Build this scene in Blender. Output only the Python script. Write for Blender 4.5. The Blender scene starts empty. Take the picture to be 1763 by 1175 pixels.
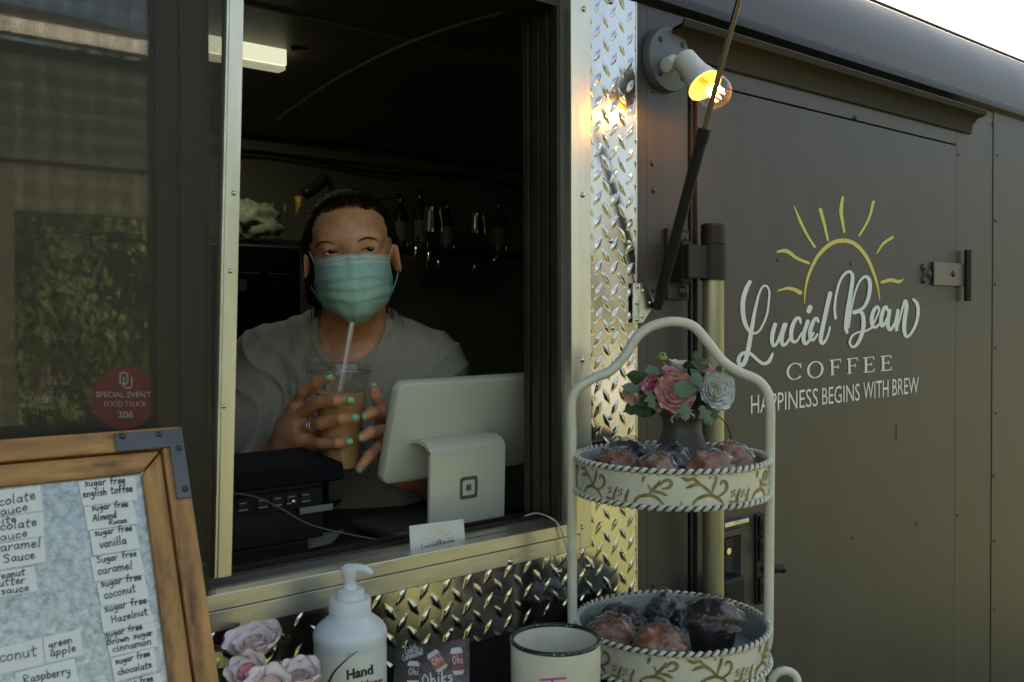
import bpy, math, random
import numpy as np
from mathutils import Vector, Matrix, noise

# ------------------------------------------------------------------ camera, sky, sun, exposure
random.seed(7)
S = bpy.context.scene
C = S.collection
IW, IH, FPX = 1763.0, 1175.0, 1620.0
CAMH = 1.65
YAW = math.radians(50.0)          # angle between the trailer side (+x) and the line of sight
PITCH = math.radians(1.0)         # looking very slightly down
ROLL = math.radians(0.2)
HORIZ = 541.0
CAM = Vector((0.0, -1.05, CAMH))
F0 = Vector((math.cos(YAW), math.sin(YAW), 0))
R0 = Vector((math.sin(YAW), -math.cos(YAW), 0))
Z0 = Vector((0, 0, 1))
Fw = F0 * math.cos(PITCH) - Z0 * math.sin(PITCH)
Up = F0 * math.sin(PITCH) + Z0 * math.cos(PITCH)
Rt = R0 * math.cos(ROLL) - Up * math.sin(ROLL)
Up2 = R0 * math.sin(ROLL) + Up * math.cos(ROLL)
SY = math.tan(PITCH) + (HORIZ - IH / 2) / FPX
cd = bpy.data.cameras.new('camera')
cam = bpy.data.objects.new('camera', cd)
C.objects.link(cam)
m = Matrix((Rt, Up2, -Fw)).transposed().to_4x4()
m.translation = CAM
cam.matrix_world = m
cd.sensor_width = 36
cd.lens = FPX / IW * 36
cd.shift_y = SY * FPX / IW
cd.clip_start = 0.05
cd.clip_end = 1500
S.camera = cam
cd.dof.use_dof = True
cd.dof.focus_distance = 1.75
cd.dof.aperture_fstop = 11

SUN_EL, SUN_ROT = math.radians(25), math.radians(30)   # behind the trailer
w = bpy.data.worlds.new('World'); S.world = w; w.use_nodes = True
nt = w.node_tree; bg = nt.nodes['Background']
sky = nt.nodes.new('ShaderNodeTexSky'); sky.sky_type = 'NISHITA'; sky.sun_disc = False
sky.sun_elevation = SUN_EL; sky.sun_rotation = SUN_ROT
sky.dust_density = 5.0; sky.air_density = 1.0; sky.ozone_density = 0.4
wm = nt.nodes.new('ShaderNodeMixRGB'); wm.blend_type = 'MULTIPLY'; wm.inputs[0].default_value = 1; wm.inputs[2].default_value = (1, .96, .87, 1)     # the photograph's warm white balance
nt.links.new(sky.outputs[0], wm.inputs[1]); nt.links.new(wm.outputs[0], bg.inputs[0]); bg.inputs[1].default_value = 0.13
sl = bpy.data.lights.new('sun', 'SUN'); sl.energy = 4.6; sl.angle = math.radians(0.5); sl.color = (1, 0.90, 0.74)
so = bpy.data.objects.new('sun', sl); C.objects.link(so)
sd = Vector((math.sin(SUN_ROT) * math.cos(SUN_EL), math.cos(SUN_ROT) * math.cos(SUN_EL), math.sin(SUN_EL)))
so.rotation_euler = sd.to_track_quat('Z', 'Y').to_euler(); so.location = sd * 30
S.view_settings.view_transform = 'Standard'; S.view_settings.look = 'None'
S.view_settings.gamma = 1.0; S.view_settings.use_curve_mapping = False
S.view_settings.exposure = 1.95
S.render.engine = 'CYCLES'
S.cycles.use_denoising = True
S.cycles.max_bounces = 8
S.cycles.transparent_max_bounces = 16
S.cycles.caustics_reflective = False; S.cycles.caustics_refractive = False
S.cycles.sample_clamp_indirect = 6

# ------------------------------------------------------------------ rays through the photograph onto real planes
def ray(u, v):
    xc = (u - IW / 2) / FPX; yc = -(v - IH / 2) / FPX + SY
    return Rt * xc + Up2 * yc + Fw
def hy(u, v, y=0.0):                     # point of the plane y = const
    d = ray(u, v); return CAM + d * ((y - CAM.y) / d.y)
def hx(u, v, x):
    d = ray(u, v); return CAM + d * ((x - CAM.x) / d.x)
def hz(u, v, z):
    d = ray(u, v); return CAM + d * ((z - CAM.z) / d.z)
def pd(u, v, b):                         # point at depth b along the line of sight
    return CAM + ray(u, v) * b
def hp(u, v, o, n):
    d = ray(u, v); return CAM + d * ((o - CAM).dot(n) / d.dot(n))

# ------------------------------------------------------------------ objects
def tag(o, label=None, cat=None, group=None, kind=None):
    if label: o['label'] = label
    if cat: o['category'] = cat
    if group: o['group'] = group
    if kind: o['kind'] = kind
    return o
def thing(name, label, cat, loc=(0, 0, 0), group=None):
    o = bpy.data.objects.new(name, None); C.objects.link(o); o.location = loc
    o.empty_display_size = 0.05
    return tag(o, label, cat, group)
def world_of(o):
    M = Matrix.LocRotScale(o.location, o.rotation_euler, o.scale)
    if o.parent: M = world_of(o.parent) @ o.matrix_parent_inverse @ M
    return M
def setpar(o, p):
    if p is not None:
        o.parent = p; o.matrix_parent_inverse = world_of(p).inverted()
    return o
def obj(name, vf, mat, parent=None, smooth=False, bevel=0, seg=2, kind=None, subsurf=0):
    v, f = vf[0], vf[1]
    me = bpy.data.meshes.new(name)
    if isinstance(v, np.ndarray):
        me.vertices.add(len(v)); me.vertices.foreach_set('co', v.astype(np.float32).ravel())
        n = f.shape[0]; k = f.shape[1]
        me.loops.add(n * k); me.loops.foreach_set('vertex_index', f.astype(np.int32).ravel())
        me.polygons.add(n); me.polygons.foreach_set('loop_start', np.arange(0, n * k, k, dtype=np.int32))
        me.polygons.foreach_set('loop_total', np.full(n, k, dtype=np.int32))
        me.update(calc_edges=True)
    else:
        me.from_pydata([tuple(p) for p in v], [], f)
    if smooth:
        me.polygons.foreach_set('use_smooth', [True] * len(me.polygons))
    if smooth == 'auto':
        me.set_sharp_from_angle(angle=math.radians(38))
    if mat: me.materials.append(mat)
    me.update()
    o = bpy.data.objects.new(name, me); C.objects.link(o)
    if bevel:
        b = o.modifiers.new('bevel', 'BEVEL'); b.width = bevel; b.segments = seg; b.limit_method = 'ANGLE'
        if not smooth:
            me.polygons.foreach_set('use_smooth', [True] * len(me.polygons)); me.set_sharp_from_angle(angle=math.radians(50))
            b.harden_normals = True
    if subsurf:
        s_ = o.modifiers.new('sub', 'SUBSURF'); s_.levels = s_.render_levels = subsurf
    if kind: o['kind'] = kind
    return setpar(o, parent)
def inst(name, src, parent, M=None, loc=None):
    o = bpy.data.objects.new(name, src.data if hasattr(src, 'data') else src); C.objects.link(o)
    if M is not None: o.matrix_world = M
    if loc is not None: o.location = loc
    if parent is not None:
        o.parent = parent; o.matrix_parent_inverse = world_of(parent).inverted()
    return o
def join(*parts):
    V, Fc = [], []
    for v, f in parts:
        n = len(V); V += [Vector(p) for p in v]; Fc += [tuple(i + n for i in q) for q in f]
    return V, Fc
def xf(vf, M): return [M @ Vector(p) for p in vf[0]], vf[1]
def box(x0, x1, y0, y1, z0, z1):
    v = [Vector((x, y, z)) for z in (z0, z1) for y in (y0, y1) for x in (x0, x1)]
    return v, [(0, 2, 3, 1), (4, 5, 7, 6), (0, 1, 5, 4), (2, 6, 7, 3), (1, 3, 7, 5), (0, 4, 6, 2)]
def hexa(p):                              # 4 front corners + 4 back corners
    p = [Vector(q) for q in p]; c = sum(p, Vector((0, 0, 0))) / 8; out = []
    for f in [(0, 1, 2, 3), (7, 6, 5, 4), (0, 4, 5, 1), (1, 5, 6, 2), (2, 6, 7, 3), (3, 7, 4, 0)]:
        n = (p[f[1]] - p[f[0]]).cross(p[f[2]] - p[f[0]]); m_ = sum((p[i] for i in f), Vector((0, 0, 0))) / 4 - c
        out.append(f if n.dot(m_) > 0 else tuple(reversed(f)))
    return p, out
def frame_of(d):
    d = d.normalized(); a = Vector((0, 0, 1)) if abs(d.z) < 0.9 else Vector((1, 0, 0))
    x = d.cross(a).normalized(); return x, d.cross(x).normalized()
def tube(path, r, n=12, cap=True, closed=False):
    P = [Vector(p) for p in path]; N = len(P)
    R = r if isinstance(r, (list, tuple)) else [r] * N
    V, Fc = [], []; x = None
    for i in range(N):
        if closed: d = P[(i + 1) % N] - P[i - 1]
        else: d = P[min(i + 1, N - 1)] - P[max(i - 1, 0)]
        d.normalize()
        if x is None: x, y = frame_of(d)
        else:
            x = (x - d * x.dot(d)).normalized()
        y = d.cross(x)
        for k in range(n):
            a = 2 * math.pi * k / n; V.append(P[i] + (x * math.cos(a) + y * math.sin(a)) * R[i])
    for i in range(N if closed else N - 1):
        j = (i + 1) % N
        for k in range(n):
            l = (k + 1) % n; Fc.append((i * n + k, i * n + l, j * n + l, j * n + k))
    if cap and not closed:
        Fc.append(tuple(range(n - 1, -1, -1))); Fc.append(tuple((N - 1) * n + k for k in range(n)))
    return V, Fc
def cyl(p0, p1, r0, r1=None, n=24): return tube([p0, p1], [r0, r0 if r1 is None else r1], n)
def lathe(prof, c=(0, 0, 0), n=48, axis=None, cap0=False, cap1=False):
    c = Vector(c); V, Fc = [], []
    if axis is None: ax = Vector((0, 0, 1)); x, y = Vector((1, 0, 0)), Vector((0, 1, 0))
    else: ax = Vector(axis).normalized(); x, y = frame_of(ax)
    for r, z in prof:
        for k in range(n):
            a = 2 * math.pi * k / n; V.append(c + ax * z + (x * math.cos(a) + y * math.sin(a)) * r)
    for i in range(len(prof) - 1):
        for k in range(n):
            l = (k + 1) % n; Fc.append((i * n + k, i * n + l, (i + 1) * n + l, (i + 1) * n + k))
    if cap0: Fc.append(tuple(range(n - 1, -1, -1)))
    if cap1: Fc.append(tuple((len(prof) - 1) * n + k for k in range(n)))
    return V, Fc
def smoothpath(P, n=6, closed=False):
    P = [Vector(p) for p in P]; N = len(P); out = []
    if N < 3: return P
    rng = range(N if closed else N - 1)
    for i in rng:
        if closed: a, b, c, d = P[i - 1], P[i], P[(i + 1) % N], P[(i + 2) % N]
        else:
            b, c = P[i], P[i + 1]; a = P[i - 1] if i else b * 2 - c; d = P[i + 2] if i + 2 < N else c * 2 - b
        for k in range(n):
            t = k / n
            out.append(0.5 * ((2 * b) + (c - a) * t + (2 * a - 5 * b + 4 * c - d) * t * t + (3 * b - a - 3 * c + d) * t ** 3))
    if not closed: out.append(P[-1])
    return out
def ribbon2(pts, wd, cap=True):
    """flat stroke in 2-D (list of (x, y)), width wd (number or per point) -> 2-D verts, faces"""
    P = [Vector((p[0], p[1])) for p in pts]
    N = len(P); W_ = wd if isinstance(wd, (list, tuple)) else [wd] * N
    V, Fc = [], []
    for i in range(N):
        d = P[min(i + 1, N - 1)] - P[max(i - 1, 0)]
        if d.length < 1e-9: d = Vector((1, 0))
        d.normalize(); n_ = Vector((-d.y, d.x)); V += [P[i] + n_ * W_[i] / 2, P[i] - n_ * W_[i] / 2]
    for i in range(N - 1): Fc.append((2 * i, 2 * i + 1, 2 * i + 3, 2 * i + 2))
    if cap:
        for (i, s_) in ((0, -1), (N - 1, 1)):
            d = P[min(i + 1, N - 1)] - P[max(i - 1, 0)]; d.normalize(); n_ = Vector((-d.y, d.x)); r = W_[i] / 2
            b = len(V); a0 = 2 * i; ring = [a0]
            for k in range(1, 6):
                a = math.pi * k / 6; V.append(P[i] + n_ * r * math.cos(a) + d * s_ * r * math.sin(a)); ring.append(b + k - 1)
            ring.append(a0 + 1); Fc.append(tuple(ring))
    return V, Fc
def map2(vf, fn): return [fn(p[0], p[1]) for p in vf[0]], vf[1]
def join2(L_):
    V, Fc = [], []
    for v, f in L_:
        n = len(V); V += list(v); Fc += [tuple(i + n for i in q) for q in f]
    return V, Fc
def sm2(pts, n=5): return [(p.x, p.y) for p in smoothpath([Vector((a, b, 0)) for a, b in pts], n)]

# ------------------------------------------------------------------ materials
def mat(name, col, rough=0.5, metal=0.0, var=0.0, vscale=20, bump=0.0, bscale=60, spec=0.5, coat=0.0, col2=None,
        stretch=None, emit=None, estr=0, sss=0, detail=4, thr=None, rvar=0.0):
    M = bpy.data.materials.new(name); M.use_nodes = True; t = M.node_tree; b = t.nodes['Principled BSDF']
    b.inputs['Base Color'].default_value = (*col, 1); b.inputs['Roughness'].default_value = rough
    b.inputs['Metallic'].default_value = metal; b.inputs['Specular IOR Level'].default_value = spec
    b.inputs['Coat Weight'].default_value = coat
    if sss: b.inputs['Subsurface Weight'].default_value = sss; b.inputs['Subsurface Radius'].default_value = (0.01, 0.004, 0.002); b.inputs['Subsurface Scale'].default_value = 1
    if emit: b.inputs['Emission Color'].default_value = (*emit, 1); b.inputs['Emission Strength'].default_value = estr
    tc = t.nodes.new('ShaderNodeTexCoord'); src = tc.outputs['Object']
    if stretch:
        mp = t.nodes.new('ShaderNodeMapping'); mp.inputs['Scale'].default_value = stretch
        t.links.new(src, mp.inputs[0]); src = mp.outputs[0]
    if var or col2:
        n = t.nodes.new('ShaderNodeTexNoise'); n.inputs['Scale'].default_value = vscale; n.inputs['Detail'].default_value = detail
        t.links.new(src, n.inputs['Vector'])
        r = t.nodes.new('ShaderNodeValToRGB')
        lo, hi = (0.35, 0.65) if thr is None else thr
        r.color_ramp.elements[0].position = lo; r.color_ramp.elements[1].position = hi
        c2 = col2 if col2 else tuple(min(1, c * (1 + var)) for c in col)
        c1 = col if col2 else tuple(c * (1 - var) for c in col)
        r.color_ramp.elements[0].color = (*c1, 1); r.color_ramp.elements[1].color = (*c2, 1)
        t.links.new(n.outputs['Fac'], r.inputs[0]); t.links.new(r.outputs[0], b.inputs['Base Color'])
        if rvar:
            mr = t.nodes.new('ShaderNodeMapRange'); mr.inputs['To Min'].default_value = max(0, rough - rvar); mr.inputs['To Max'].default_value = rough + rvar
            t.links.new(n.outputs['Fac'], mr.inputs[0]); t.links.new(mr.outputs[0], b.inputs['Roughness'])
    if bump:
        n = t.nodes.new('ShaderNodeTexNoise'); n.inputs['Scale'].default_value = bscale; n.inputs['Detail'].default_value = 3
        t.links.new(src, n.inputs['Vector'])
        bp = t.nodes.new('ShaderNodeBump'); bp.inputs['Strength'].default_value = bump; bp.inputs['Distance'].default_value = 0.002
        t.links.new(n.outputs['Fac'], bp.inputs['Height']); t.links.new(bp.outputs[0], b.inputs['Normal'])
    return M
def glassy(name, tint=(1, 1, 1), rough=0.02, base=0.0, ior=1.45, bump=0, bscale=30, veil=0.0, vcol=(0.5, 0.5, 0.5)):
    """thin clear sheet: transparent + fresnel reflection (+ a little dust)"""
    M = bpy.data.materials.new(name); M.use_nodes = True; t = M.node_tree; t.nodes.clear()
    o = t.nodes.new('ShaderNodeOutputMaterial'); tr = t.nodes.new('ShaderNodeBsdfTransparent'); gl = t.nodes.new('ShaderNodeBsdfGlossy')
    tr.inputs[0].default_value = (*tint, 1); gl.inputs['Roughness'].default_value = rough
    lw = t.nodes.new('ShaderNodeLayerWeight'); lw.inputs[0].default_value = .5; pw = t.nodes.new('ShaderNodeMath'); pw.operation = 'POWER'; pw.inputs[1].default_value = 4.5; t.links.new(lw.outputs['Facing'], pw.inputs[0])
    fr = t.nodes.new('ShaderNodeMath'); fr.operation = 'MULTIPLY_ADD'; fr.inputs[1].default_value = .9; fr.inputs[2].default_value = .04; t.links.new(pw.outputs[0], fr.inputs[0])
    ad = t.nodes.new('ShaderNodeMath'); ad.operation = 'ADD'; ad.use_clamp = True; ad.inputs[1].default_value = base
    mx = t.nodes.new('ShaderNodeMixShader'); t.links.new(fr.outputs[0], ad.inputs[0]); t.links.new(ad.outputs[0], mx.inputs[0])
    t.links.new(tr.outputs[0], mx.inputs[1]); t.links.new(gl.outputs[0], mx.inputs[2])
    last = mx
    if veil:
        df = t.nodes.new('ShaderNodeBsdfDiffuse'); df.inputs[0].default_value = (*vcol, 1)
        m2 = t.nodes.new('ShaderNodeMixShader'); m2.inputs[0].default_value = veil
        t.links.new(mx.outputs[0], m2.inputs[1]); t.links.new(df.outputs[0], m2.inputs[2]); last = m2
    t.links.new(last.outputs[0], o.inputs[0])
    if bump:
        tc = t.nodes.new('ShaderNodeTexCoord'); n = t.nodes.new('ShaderNodeTexNoise'); n.inputs['Scale'].default_value = bscale
        t.links.new(tc.outputs['Object'], n.inputs['Vector']); bp = t.nodes.new('ShaderNodeBump'); bp.inputs['Strength'].default_value = bump; bp.inputs['Distance'].default_value = 0.004
        t.links.new(n.outputs['Fac'], bp.inputs['Height']); t.links.new(bp.outputs[0], gl.inputs['Normal'])
    return M
M = {}
M['paint'] = mat('charcoal_paint', (0.051, 0.0445, 0.041), 0.43, var=0.16, stretch=(1, 1, .35), vscale=9, bump=0.28, bscale=7, rvar=0.07)
M['paint_dark'] = mat('charcoal_paint_dark', (0.03, 0.027, 0.024), 0.5, bump=0.1)
M['drip'] = mat('drip_rail_paint', (0.040, 0.034, 0.029), 0.75, spec=.25)
M['gap'] = mat('gap_black', (0.008, 0.008, 0.008), 0.9)
M['alu'] = mat('aluminium_trim', (0.66, 0.64, 0.56), 0.34, 0.85, var=0.10, vscale=30, bump=0.15, bscale=140, stretch=(0.2, 1, 1), rvar=0.08)
M['aluv'] = mat('aluminium_trim_upright', (0.66, 0.64, 0.56), 0.34, 0.85, var=0.10, vscale=30, bump=0.15, bscale=140, stretch=(1, 1, 0.15), rvar=0.08)
M['plate'] = mat('tread_plate', (0.58, 0.565, 0.55), 0.14, 1.0, var=0.06, vscale=15, bump=0.12, bscale=14, rvar=0.05)
M['bronze'] = mat('dark_bronze_frame', (0.032, 0.022, 0.015), 0.42, 0.2, var=0.2, vscale=12)
M['black'] = mat('black_plastic', (0.006, 0.006, 0.0065), 0.5, spec=0.25, bump=0.1, bscale=300)
M['blackm'] = mat('black_matt', (0.010, 0.009, 0.009), 0.75, bump=0.2, bscale=60, spec=0.15)
M['bracket'] = mat('painted_steel_dark', (0.013, 0.011, 0.010), 0.5, spec=.35)
M['steel'] = mat('zinc_steel', (0.55, 0.57, 0.55), 0.3, 1.0, var=0.2, vscale=40)
M['chrome'] = mat('bright_steel', (0.7, 0.7, 0.7), 0.12, 1.0)
M['pole'] = mat('galvanised_pole', (0.36, 0.335, 0.22), 0.42, 0.75, var=0.3, vscale=18, stretch=(1, 1, 0.12), bump=0.1)
M['rivet'] = mat('rivet_paint', (0.05, 0.047, 0.046), 0.35, 0.3)
M['white'] = mat('white_vinyl', (0.78, 0.77, 0.72), 0.45)
M['yellow'] = mat('yellow_vinyl', (0.70, 0.60, 0.10), 0.45)
M['lampwhite'] = mat('lamp_white_plastic', (0.62, 0.60, 0.52), 0.4, var=0.06)
M['enamel'] = mat('cream_enamel', (0.66, 0.62, 0.48), 0.33, var=0.07, vscale=25, coat=0.2, bump=0.05, bscale=40)
M['antique'] = mat('antique_gold', (0.24, 0.17, 0.055), 0.55, var=0.35, vscale=90)
M['rope'] = mat('rope_rim', (0.60, 0.57, 0.45), 0.5, var=0.15, vscale=60)
M['ropedark'] = mat('rope_rim_dark', (0.045, 0.043, 0.036), 0.7)
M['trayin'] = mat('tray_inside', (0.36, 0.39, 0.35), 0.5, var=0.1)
M['sticker'] = mat('sticker_crimson', (0.42, 0.015, 0.022), 0.5)
M['stickertext'] = mat('sticker_print', (0.85, 0.80, 0.72), 0.5)
M['paper'] = mat('paper', (0.78, 0.77, 0.73), 0.75, var=0.03, vscale=40)
M['ink'] = mat('marker_ink', (0.012, 0.012, 0.03), 0.6)
M['plastic_white'] = mat('white_gloss_plastic', (0.62, 0.59, 0.46), 0.22, coat=0.3)
M['logo_grey'] = mat('logo_grey', (0.10, 0.10, 0.085), 0.4)
M['shirt'] = mat('grey_knit_shirt', (0.38, 0.335, 0.25), 0.9, var=0.12, vscale=260, bump=0.35, bscale=420)
M['skin'] = mat('skin', (0.74, 0.34, 0.17), 0.42, var=0.12, vscale=60, bump=0.16, bscale=180, sss=0.12)
M['hair'] = mat('dark_brown_hair', (0.011, 0.006, 0.004), 0.75, spec=.12, var=0.5, vscale=40, bump=0.5, bscale=70, stretch=(1, 1, 0.15))
M['mask'] = mat('mask_teal', (0.42, 0.66, 0.57), 0.85, var=0.06, vscale=50, bump=0.15, bscale=500)
M['maskband'] = mat('mask_pale', (0.64, 0.76, 0.64), 0.85, var=0.05, vscale=60)
M['nail'] = mat('nail_mint', (0.09, 0.48, 0.33), 0.15, coat=0.8, col2=(0.35, 0.50, 0.20), vscale=500)
M['gold'] = mat('gold', (0.8, 0.5, 0.15), 0.2, 1.0)
M['eyew'] = mat('eye_white', (0.36, 0.29, 0.25), 0.35)
M['iris'] = mat('iris', (0.012, 0.007, 0.005), 0.12, spec=.6)
M['coffee'] = mat('iced_coffee', (0.64, 0.36, 0.15), 0.4, var=0.12, vscale=30)
M['clear'] = glassy('clear_plastic', (0.97, 0.97, 0.95), 0.04, 0.02)
M['wrap'] = glassy('cling_wrap', (0.96, 0.95, 0.97), 0.12, 0.018, bump=1.0, bscale=110, veil=.012, vcol=(.5, .5, .6))
M['pane'] = glassy('window_pane', (0.60, 0.62, 0.56), 0.018, 0.10, 1.5)
M['straw'] = mat('straw', (0.90, 0.86, 0.78), 0.4)
M['red'] = mat('straw_red', (0.45, 0.05, 0.03), 0.4)
M['bottle'] = mat('bottle_plastic', (0.66, 0.68, 0.68), 0.35, sss=0.1)
M['label'] = mat('bottle_label', (0.70, 0.69, 0.61), 0.4)
M['print'] = mat('print_black', (0.02, 0.02, 0.022), 0.5)
M['printred'] = mat('print_red', (0.25, 0.03, 0.02), 0.5)
M['rimblack'] = mat('enamel_rim', (0.02, 0.022, 0.022), 0.25, coat=0.5)
M['magenta'] = mat('marker_pink', (0.55, 0.08, 0.30), 0.6)
M['inwall'] = mat('interior_wall', (0.14, 0.12, 0.092), 0.6, var=0.1, vscale=6)
M['ceil'] = mat('interior_ceiling', (0.19, 0.165, 0.13), 0.5, var=0.1, vscale=4)
M['counter'] = mat('counter_dark', (0.012, 0.012, 0.012), 0.45, bump=0.1)
M['flyer'] = mat('flyer_slate', (0.05, 0.048, 0.044), 0.45, var=0.15, vscale=15)
M['orange'] = mat('can_orange', (0.55, 0.12, 0.03), 0.4)
M['canred'] = mat('can_red', (0.30, 0.05, 0.03), 0.4)
M['candark'] = mat('can_dark', (0.08, 0.03, 0.02), 0.4)
M['pewter'] = mat('pewter_jug', (0.075, 0.066, 0.055), 0.55, 0.35, var=0.25, vscale=25)

def wood(name):
    m_ = bpy.data.materials.new(name); m_.use_nodes = True; t = m_.node_tree; b = t.nodes['Principled BSDF']
    tc = t.nodes.new('ShaderNodeTexCoord'); mp = t.nodes.new('ShaderNodeMapping'); mp.inputs['Scale'].default_value = (6, 60, 60)
    n = t.nodes.new('ShaderNodeTexNoise'); n.inputs['Scale'].default_value = 1.0; n.inputs['Detail'].default_value = 6; n.inputs['Distortion'].default_value = 0.6
    r = t.nodes.new('ShaderNodeValToRGB'); e = r.color_ramp.elements
    e[0].position = 0.28; e[0].color = (0.10, 0.035, 0.008, 1); e[1].position = 0.72; e[1].color = (0.58, 0.31, 0.088, 1)
    x = r.color_ramp.elements.new(0.42); x.color = (0.35, 0.165, 0.048, 1)
    n2 = t.nodes.new('ShaderNodeTexNoise'); n2.inputs['Scale'].default_value = 9; n2.inputs['Detail'].default_value = 8; n2.inputs['Roughness'].default_value = 0.7
    r2 = t.nodes.new('ShaderNodeValToRGB'); r2.color_ramp.elements[0].position = 0.34; r2.color_ramp.elements[0].color = (0.12, 0.09, 0.07, 1)
    r2.color_ramp.elements[1].position = 0.52; r2.color_ramp.elements[1].color = (1, 1, 1, 1)
    mx = t.nodes.new('ShaderNodeMixRGB'); mx.blend_type = 'MULTIPLY'; mx.inputs[0].default_value = 0.85
    t.links.new(tc.outputs['Object'], mp.inputs[0]); t.links.new(mp.outputs[0], n.inputs['Vector']); t.links.new(n.outputs[0], r.inputs[0])
    mp2 = t.nodes.new('ShaderNodeMapping'); mp2.inputs['Scale'].default_value = (1, 3.5, 3.5)
    t.links.new(tc.outputs['Object'], mp2.inputs[0]); t.links.new(mp2.outputs[0], n2.inputs['Vector']); t.links.new(n2.outputs[0], r2.inputs[0])
    t.links.new(r.outputs[0], mx.inputs[1]); t.links.new(r2.outputs[0], mx.inputs[2]); t.links.new(mx.outputs[0], b.inputs['Base Color'])
    b.inputs['Roughness'].default_value = 0.55
    bp = t.nodes.new('ShaderNodeBump'); bp.inputs['Strength'].default_value = 0.35; bp.inputs['Distance'].default_value = 0.001
    t.links.new(n.outputs[0], bp.inputs['Height']); t.links.new(bp.outputs[0], b.inputs['Normal'])
    return m_
M['wood'] = wood('rustic_wood')
def galv():
    m_ = bpy.data.materials.new('galvanised_sheet'); m_.use_nodes = True; t = m_.node_tree; b = t.nodes['Principled BSDF']
    tc = t.nodes.new('ShaderNodeTexCoord'); v = t.nodes.new('ShaderNodeTexVoronoi'); v.inputs['Scale'].default_value = 260
    n = t.nodes.new('ShaderNodeTexNoise'); n.inputs['Scale'].default_value = 150; n.inputs['Detail'].default_value = 6; n.inputs['Roughness'].default_value = 0.75
    t.links.new(tc.outputs['Object'], v.inputs['Vector']); t.links.new(tc.outputs['Object'], n.inputs['Vector'])
    r = t.nodes.new('ShaderNodeValToRGB'); r.color_ramp.elements[0].position = 0.32; r.color_ramp.elements[0].color = (0.24, 0.255, 0.225, 1)
    r.color_ramp.elements[1].position = 0.62; r.color_ramp.elements[1].color = (0.52, 0.54, 0.49, 1)
    t.links.new(n.outputs[0], r.inputs[0]); t.links.new(r.outputs[0], b.inputs['Base Color'])
    mr = t.nodes.new('ShaderNodeMapRange'); mr.inputs['To Min'].default_value = 0.25; mr.inputs['To Max'].default_value = 0.5
    t.links.new(v.outputs['Color'], mr.inputs[0]); t.links.new(mr.outputs[0], b.inputs['Roughness']); b.inputs['Metallic'].default_value = 0.8
    bp = t.nodes.new('ShaderNodeBump'); bp.inputs['Strength'].default_value = 0.25; bp.inputs['Distance'].default_value = 0.001
    t.links.new(v.outputs['Color'], bp.inputs['Height']); t.links.new(bp.outputs[0], b.inputs['Normal'])
    return m_
M['galv'] = galv()
def screen_mat():
    """insect screen: fine woven wires with open holes"""
    m_ = bpy.data.materials.new('insect_mesh'); m_.use_nodes = True; t = m_.node_tree; t.nodes.clear()
    o = t.nodes.new('ShaderNodeOutputMaterial'); tr = t.nodes.new('ShaderNodeBsdfTransparent'); df = t.nodes.new('ShaderNodeBsdfPrincipled')
    df.inputs['Base Color'].default_value = (0.055, 0.046, 0.032, 1); df.inputs['Roughness'].default_value = 0.5
    mx = t.nodes.new('ShaderNodeMixShader'); tc = t.nodes.new('ShaderNodeTexCoord'); sp = t.nodes.new('ShaderNodeSeparateXYZ')
    t.links.new(tc.outputs['Object'], sp.inputs[0]); outs = []
    for ax in ('X', 'Z'):
        a = t.nodes.new('ShaderNodeMath'); a.operation = 'MULTIPLY'; a.inputs[1].default_value = 1 / 0.00165
        b = t.nodes.new('ShaderNodeMath'); b.operation = 'FRACT'; c = t.nodes.new('ShaderNodeMath'); c.operation = 'LESS_THAN'; c.inputs[1].default_value = 0.24
        t.links.new(sp.outputs[ax], a.inputs[0]); t.links.new(a.outputs[0], b.inputs[0]); t.links.new(b.outputs[0], c.inputs[0]); outs.append(c)
    mm = t.nodes.new('ShaderNodeMath'); mm.operation = 'MAXIMUM'; t.links.new(outs[0].outputs[0], mm.inputs[0]); t.links.new(outs[1].outputs[0], mm.inputs[1])
    t.links.new(mm.outputs[0], mx.inputs[0]); t.links.new(tr.outputs[0], mx.inputs[1]); t.links.new(df.outputs[0], mx.inputs[2]); t.links.new(mx.outputs[0], o.inputs[0])
    return m_
M['screen'] = screen_mat()

# ------------------------------------------------------------------ SETTING: lawn, road, trees (seen mirrored in glass and metal)
H = CAMH
M['grass'] = mat('lawn', (0.075, 0.085, 0.022), 0.9, col2=(0.165, 0.165, 0.05), vscale=0.9, detail=8, bump=0.3, bscale=30)
M['asphalt'] = mat('pale_concrete', (0.31, 0.30, 0.28), 0.85, var=0.12, vscale=40, bump=0.3, bscale=200)
M['leaf'] = mat('tree_leaf', (0.05, 0.085, 0.016), 0.55, col2=(0.11, 0.16, 0.03), vscale=1.5)
M['bark'] = mat('bark', (0.09, 0.065, 0.045), 0.9, bump=0.8, bscale=20, stretch=(1, 1, 0.2))
M['house'] = mat('painted_boards', (0.06, 0.062, 0.036), 0.7, var=0.1, vscale=3)
M['houseroof'] = mat('roof_shingle', (0.05, 0.045, 0.04), 0.85, var=0.3, vscale=12)
M['trimwhite'] = mat('trim_white', (0.75, 0.74, 0.68), 0.5)
def ground_sheet():
    rs = [0, 3, 6, 10, 16, 25, 40, 70, 120, 250, 500]; n = 48; V = [Vector((0, 0, 0))]; Fc = []
    for i, r in enumerate(rs[1:]):
        for k in range(n):
            a = 2 * math.pi * k / n; V.append(Vector((r * math.cos(a), r * math.sin(a), 0)))
        for k in range(n):
            l = (k + 1) % n
            if i == 0: Fc.append((0, 1 + k, 1 + l))
            else:
                b0 = 1 + (i - 1) * n; b1 = 1 + i * n; Fc.append((b0 + k, b1 + k, b1 + l, b0 + l))
    return V, Fc
tag(obj('ground', ground_sheet(), M['grass']), kind='structure')
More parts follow.
